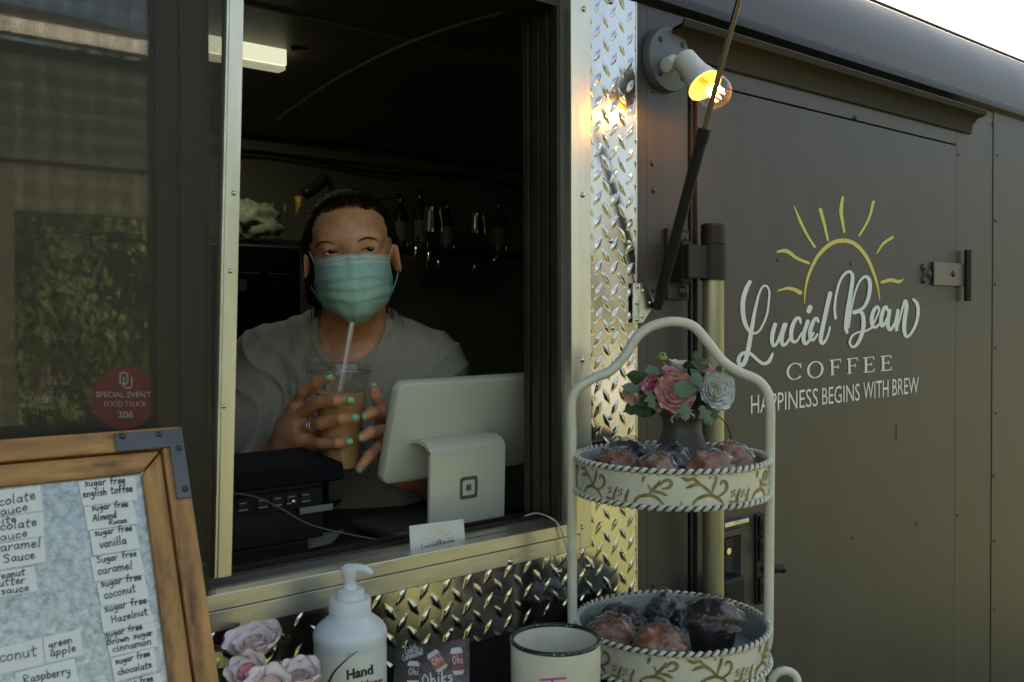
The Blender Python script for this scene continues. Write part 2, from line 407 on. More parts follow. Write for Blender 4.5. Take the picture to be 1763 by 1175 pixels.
tag(obj('road', ([Vector((-80, -16, .004)), Vector((80, -6, .004)), Vector((80, -15, .004)), Vector((-80, -25, .004))], [(0, 3, 2, 1)]), M['asphalt']), kind='structure')
def crown_mesh(seed, R, H_, n=5200, sz=1.0):
    rg = np.random.default_rng(seed)
    blobs = []
    for i in range(16):
        a = rg.uniform(0, 6.28); rr = R * rg.uniform(0.1, 0.75); blobs.append((rr * math.cos(a), rr * math.sin(a), H_ * rg.uniform(0.15, 0.9), R * rg.uniform(0.22, 0.42)))
    V = []; Fc = []
    for i in range(n):
        bx, by, bz, br = blobs[rg.integers(16)]; d = rg.normal(size=3); d /= np.linalg.norm(d)
        p = Vector((bx, by, bz)) + Vector(d) * br * rg.uniform(0.55, 1.05); s_ = rg.uniform(0.07, 0.16) * sz
        x = Vector(rg.normal(size=3)).normalized(); y = x.cross(Vector(d)).normalized(); k = len(V)
        V += [p - x * s_, p - y * s_ * .5, p + x * s_, p + y * s_ * .5]; Fc.append((k, k + 1, k + 2, k + 3))
    return V, Fc
def trunk_mesh(seed, hgt, R):
    rg = random.Random(seed); parts = [tube([(0, 0, -.1), (0.05, 0, hgt * .35), (0, 0.08, hgt * .62)], [0.24, 0.18, 0.13], 10)]
    for k in range(6):
        a = k * 1.05 + rg.random(); z = hgt * rg.uniform(.32, .6)
        parts.append(tube([(0, 0, z), (R * .3 * math.cos(a), R * .3 * math.sin(a), z + hgt * .14), (R * .62 * math.cos(a), R * .62 * math.sin(a), z + hgt * .24)], [0.1, 0.06, 0.03], 7))
    return join(*parts)
tree_lbl = ['broad tree beyond the road behind the porch roof', 'tall loose tree beyond the road past the porch', 'low round tree at the bend of the far verge', 'low round tree behind the porch corner',
            'tall open tree at the near end of the far verge', 'low wide tree in the second row behind the verge', 'low wide tree far down the road', 'tallest tree at the very end of the road', 'spreading tree farthest out in the field',
            'large spreading tree alone before the bend', 'low round tree right behind the hedge', 'broad tree right behind the hedge by the porch']
tree_lbl[-1:] = [tree_lbl[-1]]
del tree_lbl[14:]
protos = []
for k in range(3):
    R_, Hh = ((3.2, 5.0), (2.6, 6.0), (3.6, 4.4))[k]
    cm = obj('crown', crown_mesh(40 + k, R_, Hh), M['leaf']); tm = obj('trunk', trunk_mesh(k, 6.2, R_), M['bark'])
    protos.append((cm.data, tm.data, (6.2 * .42)))
    bpy.data.objects.remove(cm); bpy.data.objects.remove(tm)
spots = [(3.0, -30, 0, 1.1), (9.5, -29, 1, 1.2), (15, -27.5, 2, 1.0), (-3.5, -28, 2, 1.0), (-10, -27, 1, 1.1), (12, -34, 2, 1.5), (36, -16, 2, 1.3), (50, -10, 1, 1.6), (33, -44, 0, 1.2), (-18, -24, 0, 1.3), (5.5, -22, 2, 1.0), (0.5, -21, 0, .95)]
for i, (x, y, k, s_) in enumerate(spots):
    t = thing('tree', tree_lbl[i], 'tree', (x, y, 0), 'trees beyond the road')
    a = bpy.data.objects.new('crown', protos[k][0]); b = bpy.data.objects.new('trunk', protos[k][1])
    for o in (a, b): C.objects.link(o); o.parent = t
    a.location = (0, 0, protos[k][2]); t.scale = (s_,) * 3; t.rotation_euler = (0, 0, i * 1.3)
sh0 = obj('shrub', crown_mesh(77, 1.35, 1.7, 9000, .45), M['leaf']); sh0.location = (-5, -11.2, -.25)
shr = [sh0]
for k in range(1, 7):
    o = sh0.copy(); C.objects.link(o); o.location = (-5 + 1.9 * k, -11.2 + .9 * math.sin(k * 2.1) + .08 * k, -.25); o.rotation_euler = (0, 0, k * 1.9); o.scale = (1, 1, 1.5 + .5 * ((k * 3) % 4) / 4); shr.append(o)
for o in shr: tag(o, 'tall clipped shrub of the hedge between the lawn and the road', 'shrub', 'hedge shrubs along the lawn')
# porch across the lawn, which the left window mirrors
pch = thing('porch', 'pale porch with a gutter and square columns across the lawn', 'porch', (2.2, -8.2, 0))
obj('roof', hexa([Vector((-3.2, -7.6, 4.1)), Vector((3.2, -7.6, 4.1)), Vector((3.2, -10.8, 5.1)), Vector((-3.2, -10.8, 5.1)),
                  Vector((-3.2, -7.6, 4.18)), Vector((3.2, -7.6, 4.18)), Vector((3.2, -10.8, 5.2)), Vector((-3.2, -10.8, 5.2))]), M['houseroof'], pch)
obj('gutter', box(-3.4, 3.9, -7.6, -7.46, 3.98, 4.10), M['trimwhite'], pch)
obj('gable_wall', box(-3.1, 3.5, -7.75, -7.68, 2.98, 3.97), mat('dark_boards', (0.024, 0.027, 0.013), .7), pch)
obj('beam', box(-3.1, 3.1, -7.9, -7.75, 2.55, 2.98), M['house'], pch)
for x in (-2.95, 1.75):
    obj('column', box(x, x + .16, -7.9, -7.74, 0, 2.55), M['house'], pch)

# ------------------------------------------------------------------ TRAILER
tr = thing('food_trailer', 'charcoal food trailer with an open serving window and a sun logo on its side door', 'trailer', (2, 1, 0))
GL = -0.010
zWT = H + 0.525         # top of the wall, foot of the curved roof edge
xO0, xO1 = -1.0, 0.985  # window opening
zO1 = H + 0.50
p_l, p_r = hy(400, 998), hy(969, 912.5)
zsill = (p_l.z + p_r.z) / 2
q_l, q_r = hy(366, 1032), hy(975, 935.5); zs2 = (q_l.z + q_r.z) / 2
w_l, w_r = hy(366, 1066.6), hy(969, 965); zs3 = (w_l.z + w_r.z) / 2
b_l, b_r = hy(664, 1140), hy(945, 1074.5); zpb = (b_l.z + b_r.z) / 2
zC = H - 0.565          # outside counter top
xT0 = hy(975, 500).x; xT1 = hy(991, 500).x; xT2 = hy(1011, 500).x; xP1 = hy(1092, 500).x
print('sill z', p_l.z, p_r.z, zs2, zs3, 'plate bottom', b_l.z, b_r.z, 'x', xT0, xT1, xT2, xP1)
# --- skin panels round the opening
xSeam = hy(1114, 500).x; xD0 = hy(1199, 500).x; xD1 = hy(1644, 500).x; xS2 = hy(1708, 500).x; xDg = hy(1184, 500).x
XE0, XE1 = -1.9, 5.6
T = 0.035
obj('wall_panel', box(XE0, xO0, 0, T, 0.35, zWT), M['paint'], tr)
obj('wall_panel', box(xO0, xT0 + .01, 0.002, T, 0.35, zsill - .02), M['paint_dark'], tr)
obj('wall_panel', box(xO0, xT0 + .01, 0.002, T, zO1, zWT), M['paint'], tr)
obj('wall_panel', box(xT0 + .0101, xSeam - .0008, 0, T, 0.35, zWT), M['paint'], tr)
obj('wall_panel', box(xSeam, xDg, 0, T, 0.35, zWT), M['paint'], tr, bevel=.0008)
zDT = (hy(1262, 156).z + hy(1645, 254).z) / 2
obj('wall_panel', box(xDg - .0001, xD1 + .004, 0, T, zDT + .004, zWT), M['paint'], tr, bevel=.0008)
obj('wall_panel', box(xD1 + .005, xS2 - .0015, 0, T, 0.35, zWT), M['paint'], tr, bevel=.0008)
obj('wall_panel', box(xS2 + .0015, xS2 + 1.25, -.0015, T, 0.35, zWT), M['paint'], tr, bevel=.001)
obj('wall_panel', box(xS2 + 1.253, XE1, -.0005, T, 0.35, zWT), M['paint'], tr, bevel=.001)
obj('door_gap', box(xDg, xS2 + .2, T + .001, T + .004, 0.35, zWT), M['gap'], tr)
# deep jamb channel left of the door
obj('jamb', join(box(xDg + .001, xDg + .006, .006, T, .35, zDT), box(xD0 - .010, xD0 - .005, .004, T, .35, zDT)), M['paint_dark'], tr)
door = obj('door', box(xD0, xD1, -.002, T - .004, 0.40, zDT), M['paint'], tr, bevel=.0012)
# --- curved roof edge and roof
prof = [(-.006, zWT - .012), (-.010, zWT - .006), (-.010, zWT + .006), (-.004, zWT + .012)]
rr = .20
for k in range(0, 15):
    a = math.radians(k * 90 / 14); prof.append((.0 + rr - rr * math.cos(a), zWT + .016 + rr * math.sin(a) * 1.06))
prof += [(1.0, zWT + .016 + rr * 1.06 + .05), (2.0, zWT + .016 + rr * 1.06), (2.05, zWT - .1)]
def extr(prof, x0, x1):
    V = [Vector((x0, y, z)) for y, z in prof] + [Vector((x1, y, z)) for y, z in prof]; n = len(prof)
    return V, [(i, i + 1, n + i + 1, n + i) for i in range(n - 1)]
obj('roof', extr(prof, XE0, XE1), M['paint'], tr, smooth='auto')
obj('roof_rail', extr([(-.013, zWT + .008), (-.016, zWT + .000), (-.016, zWT - .010), (-.001, zWT - .018)], XE0, XE1), M['bracket'], tr, smooth='auto')
a85 = math.radians(62)
zr_, yr_ = zWT + .016 + rr * math.sin(a85) * 1.06, rr - rr * math.cos(a85)
obj('roof_seam', tube([(XE0, yr_ - .002, zr_ + .004), (XE1, yr_ - .002, zr_ + .004)], .004, 8), M['paint_dark'], tr)
# drip rail over the door
dl, dr = hy(1168, 62, -.03), hy(1690, 198, -.03)
zd = (hy(1190, 38, -.03).z + hy(1690, 194, -.03).z) / 2
dprof = [(-.001, zd - .052), (-.007, zd - .050), (-.009, zd - .030), (-.022, zd - .016), (-.040, zd - .012), (-.044, zd - .002), (-.042, zd + .001), (-.037, zd - .008), (-.020, zd - .011), (-.006, zd - .022), (-.001, zd - .020)]
obj('drip_rail', extr(dprof, dl.x, dr.x), M['drip'], tr, smooth='auto')
obj('end_wall', box(XE1 - .03, XE1, T + .01, 1.98, .35, zWT + .1), M['paint'], tr)
obj('end_wall', box(XE0, XE0 + .03, T + .01, 1.98, .35, zWT + .1), M['paint'], tr)
obj('rear_wall', box(XE0, XE1, 1.96, 2.0, .35, zWT + .02), M['inwall'], tr)
obj('trailer_floor', box(XE0, XE1, T, 1.96, .35, .45), mat('vinyl_floor', (.28, .25, .21), .5, var=.2), tr)
# interior ceiling, gently arched
cprof = []
for k in range(13):
    y = T + (1.96 - T) * k / 12; cprof.append((y, H + .60 + .12 * math.sin(math.pi * k / 12) ** .8 - (0.10 if k == 0 else 0)))
obj('ceiling_panel', extr(cprof, XE0, XE1), M['ceil'], tr, smooth='auto')
M['bow'] = mat('roof_bow_strip', (0.42, 0.38, 0.32), 0.45)
def ceilz(y): 
    k = (y - T) / (1.96 - T); return H + .60 + .12 * math.sin(math.pi * max(0, min(1, k))) ** .8
pb0 = hy(452, 229, 1.9); 
for xb in (pb0.x, pb0.x - 1.2, pb0.x + 1.2):
    obj('roof_bow', tube([(xb, y, ceilz(y) - .006) for y in [0.15 + .15 * k for k in range(12)]], .0045, 6), M['bow'], tr)
obj('ceiling_strip', tube([(xx, 1.02, ceilz(1.02) - .002) for xx in (XE0 + .1, XE1 - .1)], .004, 6), M['bow'], tr)
zr1 = hy(411, 238, 1.93).z; zr2 = hy(901, 300, 1.93).z; print('rear rail z', zr1, zr2)
obj('wall_rail', box(XE0 + .05, XE1 - .05, 1.925, 1.957, zr1 - .035, zr1), M['inwall'], tr, bevel=.004)
cb = [(-.8 + .22 * k, 1.915, zr1 - .055 - .012 * math.sin(k * 1.7)) for k in range(22)]
obj('wall_cable', tube(smoothpath(cb, 3), .006, 6), M['black'], tr, smooth=True)
cb = [(-.8 + .22 * k, 1.915, zr1 + .012 + .008 * math.sin(k * 1.2)) for k in range(22)]
obj('wall_cable', tube(smoothpath(cb, 3), .006, 6), M['black'], tr, smooth=True)
# fluorescent fixture
def fx(u, v, z): return hz(u, v, z)
fz = H + .655
A = fx(501, 100, fz + .035); B = fx(457, 122, fz)
lx1 = A.x; ly0, ly1 = A.y - .01, B.y + .02
fixt = obj('ceiling_light', box(lx1 - .37, lx1, ly0, ly1, fz + .057, fz + .080), M['trimwhite'], tr, bevel=.003)
M['diff'] = mat('fluorescent_diffuser', (0.6, 0.62, 0.5), 0.4, emit=(0.85, 0.86, 0.60), estr=0.24, bump=.6, bscale=150)
obj('diffuser', box(lx1 - .35, lx1 - .012, ly0 + .01, ly1 - .01, fz + .012, fz + .0565), M['diff'], fixt, bevel=.002)
M['diffb'] = mat('fluorescent_diffuser_dim', (0.6, 0.62, 0.5), 0.4, emit=(0.80, 0.78, 0.50), estr=0.11, bump=.6, bscale=150)  # same diffuser seen from below; its dimmer look is put into the emission
obj('diffuser_bottom', box(lx1 - .35, lx1 - .012, ly0 + .014, ly1 - .014, fz, fz + .0118), M['diffb'], fixt, bevel=.004)
al = bpy.data.lights.new('fluorescent_tube_light', 'AREA'); al.shape = 'RECTANGLE'; al.size = .33; al.size_y = .12; al.energy = 0.5; al.color = (.92, 1, .72)
alo = bpy.data.objects.new('fluorescent_tube_light', al); C.objects.link(alo); alo.location = (lx1 - .18, (ly0 + ly1) / 2, fz - .004)
cc = [fx(501, 84, fz + .05), hy(560, 75, ly0 - .05), hy(600, 52, ly0 - .2), hy(622, 22, ly0 - .25), hy(660, -10, ly0 - .3)]
obj('ceiling_cable', tube(smoothpath(cc, 6), .006, 8), M['black'], tr, smooth=True)

# --- tread plate: one pressed sheet, raised lugs in the metal itself
def plate(x0, x1, z0, z1, name='diamond_plate', res=.0016, y=-.003):
    nx = int((x1 - x0) / res) + 1; nz = int((z1 - z0) / res) + 1
    X, Z = np.meshgrid(np.linspace(x0, x1, nx), np.linspace(z0, z1, nz)); hgt = np.zeros_like(X); p = .0185
    i0, i1 = int(math.floor(x0 / p)) - 1, int(math.ceil(x1 / p)) + 1; j0, j1 = int(math.floor((z0 - 1) / p)) - 1, int(math.ceil((z1 - 1) / p)) + 1
    for i in range(i0, i1 + 1):
        for j in range(j0, j1 + 1):
            cx, cz = i * p, 1 + j * p
            if (i + j) % 2: continue
            a = math.radians(54 if i % 2 else 127)
            c0 = max(0, int((cx - .017 - x0) / (x1 - x0) * (nx - 1))); c1 = min(nx, int((cx + .017 - x0) / (x1 - x0) * (nx - 1)) + 2)
            r0 = max(0, int((cz - .017 - z0) / (z1 - z0) * (nz - 1))); r1 = min(nz, int((cz + .017 - z0) / (z1 - z0) * (nz - 1)) + 2)
            if c1 <= c0 or r1 <= r0: continue
            dx, dz = X[r0:r1, c0:c1] - cx, Z[r0:r1, c0:c1] - cz
            s_ = dx * math.cos(a) + dz * math.sin(a); t_ = -dx * math.sin(a) + dz * math.cos(a)
            L, Wd = .0158, .0042
            e = 1 - np.abs(s_) / L; hh = np.clip((e ** 1 * Wd - np.abs(t_)) / Wd, 0, 1) if True else 0
            hh = np.where(e > 0, np.clip((np.clip(e, 0, 1) * Wd * 1.15 - np.abs(t_)) / .0028, 0, 1), 0)
            hgt[r0:r1, c0:c1] = np.maximum(hgt[r0:r1, c0:c1], hh)
    hgt = (hgt * .0019)
    wav = .0007 * np.sin(X * 21 + 1.3 * np.sin(Z * 9)) * np.cos(Z * 17 + 2 * np.sin(X * 7)) + .0004 * np.sin(X * 47 + Z * 31)
    Y = y - hgt - wav - .0008
    V = np.stack([X, Y, Z], -1).reshape(-1, 3)
    idx = np.arange(nx * nz).reshape(nz, nx)
    Fc = np.stack([idx[:-1, :-1], idx[:-1, 1:], idx[1:, 1:], idx[1:, :-1]], -1).reshape(-1, 4)
    return obj(name, (V, Fc), M['plate'], tr, smooth=True)
plate(xT2 - .012, xP1, zpb, zWT - .02)
plate(-.62, xT2 - .0125, zpb, zs3 + .012)
obj('plate_edge', box(xP1, xP1 + .0025, -.0045, .001, zpb, zWT - .02), M['aluv'], tr)
obj('skirt', box(-.9, xP1, -.0015, .001, .40, zpb + .01), M['blackm'], tr)
# --- aluminium trim round the opening
obj('trim', box(xT0, xT1 - .0006, -.012, .05, zs2 + .001, zO1 + .04), M['aluv'], tr, bevel=.0012)
obj('trim', box(xT1 + .0002, xT2, -.009, .001, zs3 + .001, zO1 + .04), M['aluv'], tr, bevel=.0012)
obj('trim', box(-.9, xT0 - .0005, -.012, .012, zs2 + .0012, zsill), M['alu'], tr, bevel=.0012)
obj('trim', box(-.9, xT1, -.009, .001, zs3, zs2), M['alu'], tr, bevel=.0015)
obj('trim', box(xO0 - .02, xT0 - .001, -.012, .012, zO1, zO1 + .04), M['alu'], tr, bevel=.0012)
# sliding track behind the sill
obj('sill_track', join(box(xO0, xO1, .0125, .022, zsill - .05, zsill - .03), box(xO0, xO1, .0222, .0515, zsill - .05, zsill - .001),
                       ), M['alu'], tr)
obj('sill_track', join(box(xO0, xO1, .052, .058, zsill - .05, zsill + .003), box(xO0, xO1, .058, .078, zsill - .05, zsill - .006), box(xO0, xO1, .078, .084, zsill - .05, zsill + .004)), M['bronze'], tr)
# bronze jamb on the right with its grooves
jb = []
for (ya, yb, dx) in ((.012, .028, 0), (.028, .034, .006), (.034, .052, 0), (.052, .056, .008), (.056, .074, .001), (.074, .079, .007), (.079, .092, -.001)):
    jb.append(box(xO1 + dx - .002, xT0 + .012, ya, yb - .0004, zsill - .02, zO1))
obj('window_jamb', join(*jb), M['bronze'], tr, bevel=.0008)
obj('window_head', box(xO0, xO1, .012, .09, zO1 - .03, zO1 + .0), M['bronze'], tr)
# --- left half: pane, bronze stiles, screen with bright aluminium stile
def stile(name, u0t, u1t, u0b, u1b, vt, vb, y0, y1, m_, **k):
    P = [hy(u0b, vb, y0), hy(u1b, vb, y0), hy(u1t, vt, y0), hy(u0t, vt, y0)]
    zt, zb = P[3].z, P[0].z
    for p in (P[0], P[1]): p.z = zb
    for p in (P[2], P[3]): p.z = zt
    return obj(name, hexa(P + [p + Vector((0, y1 - y0, 0)) for p in P]), m_, tr, **k)
vb_, vt_ = 1000, -60
sc_ = stile('screen_stile', 397.5, 421.5, 375, 399, vt_, vb_ - 3, -.012, .004, M['aluv'], bevel=.001)
stile('screen_stile', 392.5, 396.5, 369.5, 374, vt_, vb_ - 3, -.010, .004, M['alu'], bevel=.0005)
stile('window_stile', 310, 352, 312, 358, vt_, 960, .016, .040, M['bronze'], bevel=.001)
stile('window_stile', 268, 309, 272, 311, vt_, 960, .022, .046, M['bronze'], bevel=.001)
stile('window_stile', 258, 267, 263, 271, vt_, 960, .030, .046, M['bronze'], bevel=.001)
sl_ = hy(374, 990, .004); 
# soft backing frame piece between screen stile and window stile, low
stile('window_stile', 353, 358, 359, 366, vt_, 962, .030, .040, M['bronze'])
obj('window_rail', box(xO0, hy(360, 970, .02).x, .016, .05, zsill - .02, zsill + .028), M['bronze'], tr, bevel=.002)
zsb = hy(60, 745, .02).z
print('lower rail z', zsb, zsill)
obj('window_pane', box(xO0, hy(263, 500, .034).x, .034, .038, zsill + .02, zO1), M['pane'], tr)
xs1 = hy(392, 300, -.004).x
P = [Vector((xO0, -.0035, zsill)), Vector((hy(372, 1000, -.0035).x, -.0035, zsill)), Vector((hy(394, -60, -.0035).x, -.0035, zO1)), Vector((xO0, -.0035, zO1))]
obj('insect_screen', hexa(P + [p + Vector((0, .0003, 0)) for p in P]), M['screen'], tr)
# permit sticker on the glass
stc = hy(216, 685, .0335); srad = (hy(272, 685, .0335).x - hy(160, 685, .0335).x) / 2
pts = [(stc.x + srad * math.cos(2 * math.pi * k / 64), stc.z + srad * math.sin(2 * math.pi * k / 64)) for k in range(64)]
stick = obj('permit_sticker', ([Vector((x, .0333, z)) for x, z in pts] + [Vector((x, .0338, z)) for x, z in pts],
            [tuple(range(64))] + [tuple(range(127, 63, -1))] + [(k, k + 64, (k + 1) % 64 + 64, (k + 1) % 64) for k in range(64)]), M['sticker'], tr)
stick['label'] = 'round crimson event permit sticker on the glass'

# --- rivets
rv = lathe([(.0001, .0032), (.0022, .0029), (.0040, .0016), (.0050, 0), (.0050, -.001)], n=14, axis=(0, -1, 0))
rv0 = obj('rivet', rv, M['rivet'], tr, smooth=True); rv0.location = hy(1123, 282, 0)
def rivet(u, v, y=0.0, s_=1, x=None, src=rv0, par=tr):
    p = hy(u, v, y); o = inst('rivet', src, par); o.location = p if x is None else Vector((x, p.y, p.z)); o.scale = (s_,) * 3
    return o
zz = H - .95
for k in range(9):
    if abs(zz + k * .165 - rv0.location.z) > .03: rivet(1125, 500, 0, 1).location.z = zz + k * .165
for u, v in ((1707, 215), (1711, 380), (1714, 268), (1710, 490), (1711, 599), (1711, 712), (1708, 820), (1709, 932), (1709, 1050), (1710, 1158)): rivet(u + 3, v, -.0015, .9)
for u, v in ((1650, 266), (1648, 887), (1643, 248), (1473, 203), (1467, 926), (1578, 901), (1465, 455), (1339, 448)): rivet(u, v, -.002 if u < 1640 else 0, .9)
for u, v in ((1310, 46), (1508, 109), (1707, 173), (1120, -12)):
    o = rivet(u, v, .004, 1.3); o.location.y -= .002
for u, v in ((1204, 70), (1458, 147), (1644, 199)): rivet(u, v, -.009, 1.0)
M['rivet_alu'] = mat('rivet_aluminium', (0.6, 0.6, 0.55), 0.25, 1.0)
rva = obj('rivet', rv, M['rivet_alu'], tr, smooth=True); rva.location = hy(879, 967, -.010)
for u, v, y in ((1006, 16, -.010), (1004, 336, -.010), (1003, 620, -.010), (1053, 3, -.004), (1056, 157, -.004), (1053, 415, -.004), (1083, 418, -.004), (715, 1043, -.004), (777, 1086, -.004),
                (1001, 908, -.010), (1013, 975, -.004), (964, 984, -.004), (1070, 950, -.004), (403, 333, -.013), (397, 467, -.013), (386, 700, -.013), (1055, 565, -.004), (1051, 720, -.004)):
    rivet(u, v, y, .9 if u > 420 else .55, src=rva)

# --- door furniture
# hinge on the far edge
hA, hB = hy(1585, 450, -.004), hy(1660, 491, -.004)
hin = obj('hinge', (box(hy(1606, 470, -.006).x, hy(1662, 470, -.006).x, -.010, -.0045, hy(1620, 492, -.006).z, hy(1620, 452, -.006).z)), mat('dull_steel', (0.16, 0.15, 0.14), 0.4, 0.8), door, bevel=.0015)
kx = hy(1665, 475, -.012).x
obj('hinge_pin', cyl((kx, -.014, hy(1665, 519, -.012).z), (kx, -.014, hy(1665, 431, -.012).z), .0085, n=16), M['bracket'], hin, smooth='auto')
for u, v in ((1590, 461), (1599, 472), (1590, 483), (1641, 472)):
    o = inst('bolt', rv0, hin); o.location = hy(u, v, -.010 if u > 1596 else -.004); o.scale = (1.7, 1.7, 1.7)
# latch: recessed paddle plate and hasp
l0, l1, lz0, lz1 = hy(1240, 990, -.004).x, hy(1278, 990, -.004).x, hy(1260, 1012, -.004).z, hy(1260, 912, -.004).z
lat = obj('latch', join(box(l0, l1, -.0052, -.0025, lz1 - .012, lz1), box(l0, l1, -.0052, -.0025, lz0, lz0 + .012), box(l0, l0 + .008, -.0052, -.0025, lz0 + .0121, lz1 - .0121), box(l1 - .006, l1, -.0052, -.0025, lz0 + .0121, lz1 - .0121)), M['paint'], door, bevel=.0006)
obj('latch_well', box(l0 + .0081, l1 - .0061, -.0046, -.0022, lz0 + .0122, lz1 - .0122), M['gap'], lat)
obj('latch_paddle', box(l0 + .009, l0 + .030, -.0085, -.0047, lz0 + .014, lz1 - .014), M['bracket'], lat, bevel=.001)
lk = hy(1253, 949, -.009); obj('keyhole', cyl(lk, lk + Vector((0, -.003, 0)), .006, n=16), M['chrome'], lat)
obj('latch_bar', box(l0 - .002, l1 + .004, -.016, -.0055, lz1 + .010, lz1 + .018), M['steel'], lat, bevel=.001)
kc = hy(1255, 1018, -.03); obj('latch_knob', join(box(kc.x - .035, kc.x + .03, -.045, -.006, kc.z - .028, kc.z + .026)), M['black'], lat, bevel=.008, seg=3)
hs = [hy(1312, 905, -.01), hy(1312, 945, -.01), hy(1312, 1015, -.01)]
hasp = obj('hasp', box(hs[0].x - .014, hs[0].x + .013, -.0085, -.0024, hs[2].z - .028, hs[0].z + .022), M['bracket'], door, bevel=.006, seg=3)
for p, h_ in zip(hs, (.019, .022, .024)): obj('hasp_lug', box(p.x - .011, p.x + .011, -.015, -.0087, p.z - h_, p.z + h_), M['bracket'], hasp, bevel=.005, seg=3)
for p in hs:
    o = inst('bolt', rv0, hasp); o.location = p + Vector((0, -.0145, 0)); o.scale = (1.8,) * 3
ht = hy(1335, 980, -.02); obj('hasp_staple', tube([ht + Vector((-.02, .008, 0)), ht + Vector((.012, -.006, 0)), ht + Vector((.018, -.006, -.004))], .007, 10), M['bracket'], hasp, smooth='auto')
pz = hy(1549, 744, -.0023); obj('patch', box(pz.x - .016, pz.x + .016, -.0032, -.0022, pz.z - .018, pz.z + .018), M['paint'], door, bevel=.0004)
# locking pole beside the door with black bracket and cap
px_ = hy(1228, 700, -.045).x; pr = (hy(1243, 700, -.045).x - hy(1214, 700, -.045).x) / 2 * .80
pc = Vector((px_, -.045, 0)); zk0, zk1, zk2, zk3 = [hy(1228, v, -.045).z for v in (483, 422, 421, 386)]
pole = obj('lock_pole', cyl(pc + Vector((0, 0, .45)), pc + Vector((0, 0, zk1)), pr, n=24), M['pole'], tr, smooth='auto')
obj('pole_cap', lathe([(.001, zk3 + .001), (pr * 1.02, zk3), (pr * 1.15, zk3 - .003), (pr * 1.15, zk1 + .001)], pc, 24), M['bracket'], pole, smooth='auto')
obj('pole_clamp', cyl(pc + Vector((0, 0, zk0)), pc + Vector((0, 0, zk1 - .0005)), pr * 1.25, n=24), M['bracket'], pole, smooth='auto')
bx0 = hy(1160, 450, -.02).x
brk = obj('pole_bracket', box(bx0, px_, -.052, -.040, zk0 + .002, zk1 - .002), M['bracket'], pole, bevel=.002)
obj('bracket_arm', box(bx0, bx0 + .022, -.0395, 0, zk0 - .004, zk1 + .004), M['bracket'], brk, bevel=.002)
z1_, z2_ = hy(1172, 395, -.006).z, hy(1172, 516, -.006).z
obj('bracket_base', box(bx0 - .002, hy(1184, 450, -.006).x, -.0095, -.0005, z2_, z1_), M['paint_dark'], brk, bevel=.002)
for v in (411, 500):
    p = hy(1176, v, -.010); o = inst('bolt', rv0, brk); o.location = p; o.scale = (2.4,) * 3
# zinc bracket and gas strut of the hatch
xh = hy(1094, 520, -.012).x
hatch_p = []
HZ = zWT - .01; ang = math.radians(40); HL = .98
def hatch_pt(s_, off=0): return Vector((0, -s_ * math.cos(ang) - off * math.sin(ang) , HZ + s_ * math.sin(ang) - off * math.cos(ang)))
a0, a1, a2, a3 = hatch_pt(.0), hatch_pt(HL), hatch_pt(HL, -.035), hatch_pt(0, -.035)
hx0, hx1 = xO0 - .12, xT2 + .03
hat = obj('hatch', hexa([Vector((hx0, a0.y - .03, a0.z)), Vector((hx1, a0.y - .03, a0.z)), Vector((hx1, a1.y, a1.z)), Vector((hx0, a1.y, a1.z)),
                   Vector((hx0, a3.y - .03, a3.z)), Vector((hx1, a3.y - .03, a3.z)), Vector((hx1, a2.y, a2.z)), Vector((hx0, a2.y, a2.z))]), M['paint'], tr)
hat['label'] = 'raised charcoal hatch above the serving window'
s0 = hy(1133, 524, -.020); sA = hx(1213, 224, s0.x)
dirs = (hx(1272, 0, s0.x) - s0).normalized(); sTop = s0 + dirs * .80
sM = s0 + dirs * (sA - s0).dot(dirs)
st = obj('gas_strut', tube([s0 + dirs * .028, sM], .0090, 18), M['black'], tr, smooth='auto')
st['label'] = 'black gas strut propping the hatch beside the bulb'
obj('strut_collar', tube([sM - dirs * .02, sM + dirs * .002], .0104, 18), M['black'], st, smooth='auto')
obj('strut_rod', tube([sM + dirs * .0021, sTop], .0045, 14), mat('dark_chrome', (0.10, 0.085, 0.07), 0.18, 0.9), st, smooth='auto')
obj('strut_socket', tube([s0 - dirs * .008, s0 + dirs * .029], .0085, 14), M['black'], st, smooth='auto')
pts = [(1091, 488), (1109, 488), (1128, 522), (1107, 556), (1090, 556)]
PP = [hy(u, v, -.0098) for u, v in pts]
gb = obj('strut_bracket', (PP + [p + Vector((0, .002, 0)) for p in PP], [(4, 3, 2, 1, 0), (5, 6, 7, 8, 9)] + [(k, (k + 1) % 5, (k + 1) % 5 + 5, k + 5) for k in range(5)]), M['steel'], tr)
yel = mat('zinc_edge', (0.65, 0.60, 0.25), 0.3, 0.8)
obj('bracket_fold', tube([hy(1101, 489, -.0105), hy(1100, 555, -.0105)], .0018, 8), M['steel'], gb)
obj('bracket_pin', tube([hy(1127, 523, -.014), s0 + Vector((.0, 0, 0))], .004, 10), M['steel'], gb)
for u, v in ((1097, 494), (1096, 522), (1096, 551), (1107, 501), (1119, 522), (1106, 545)):
    o = inst('screw', rva, gb); o.location = hy(u, v, -.0100); o.scale = (.7,) * 3

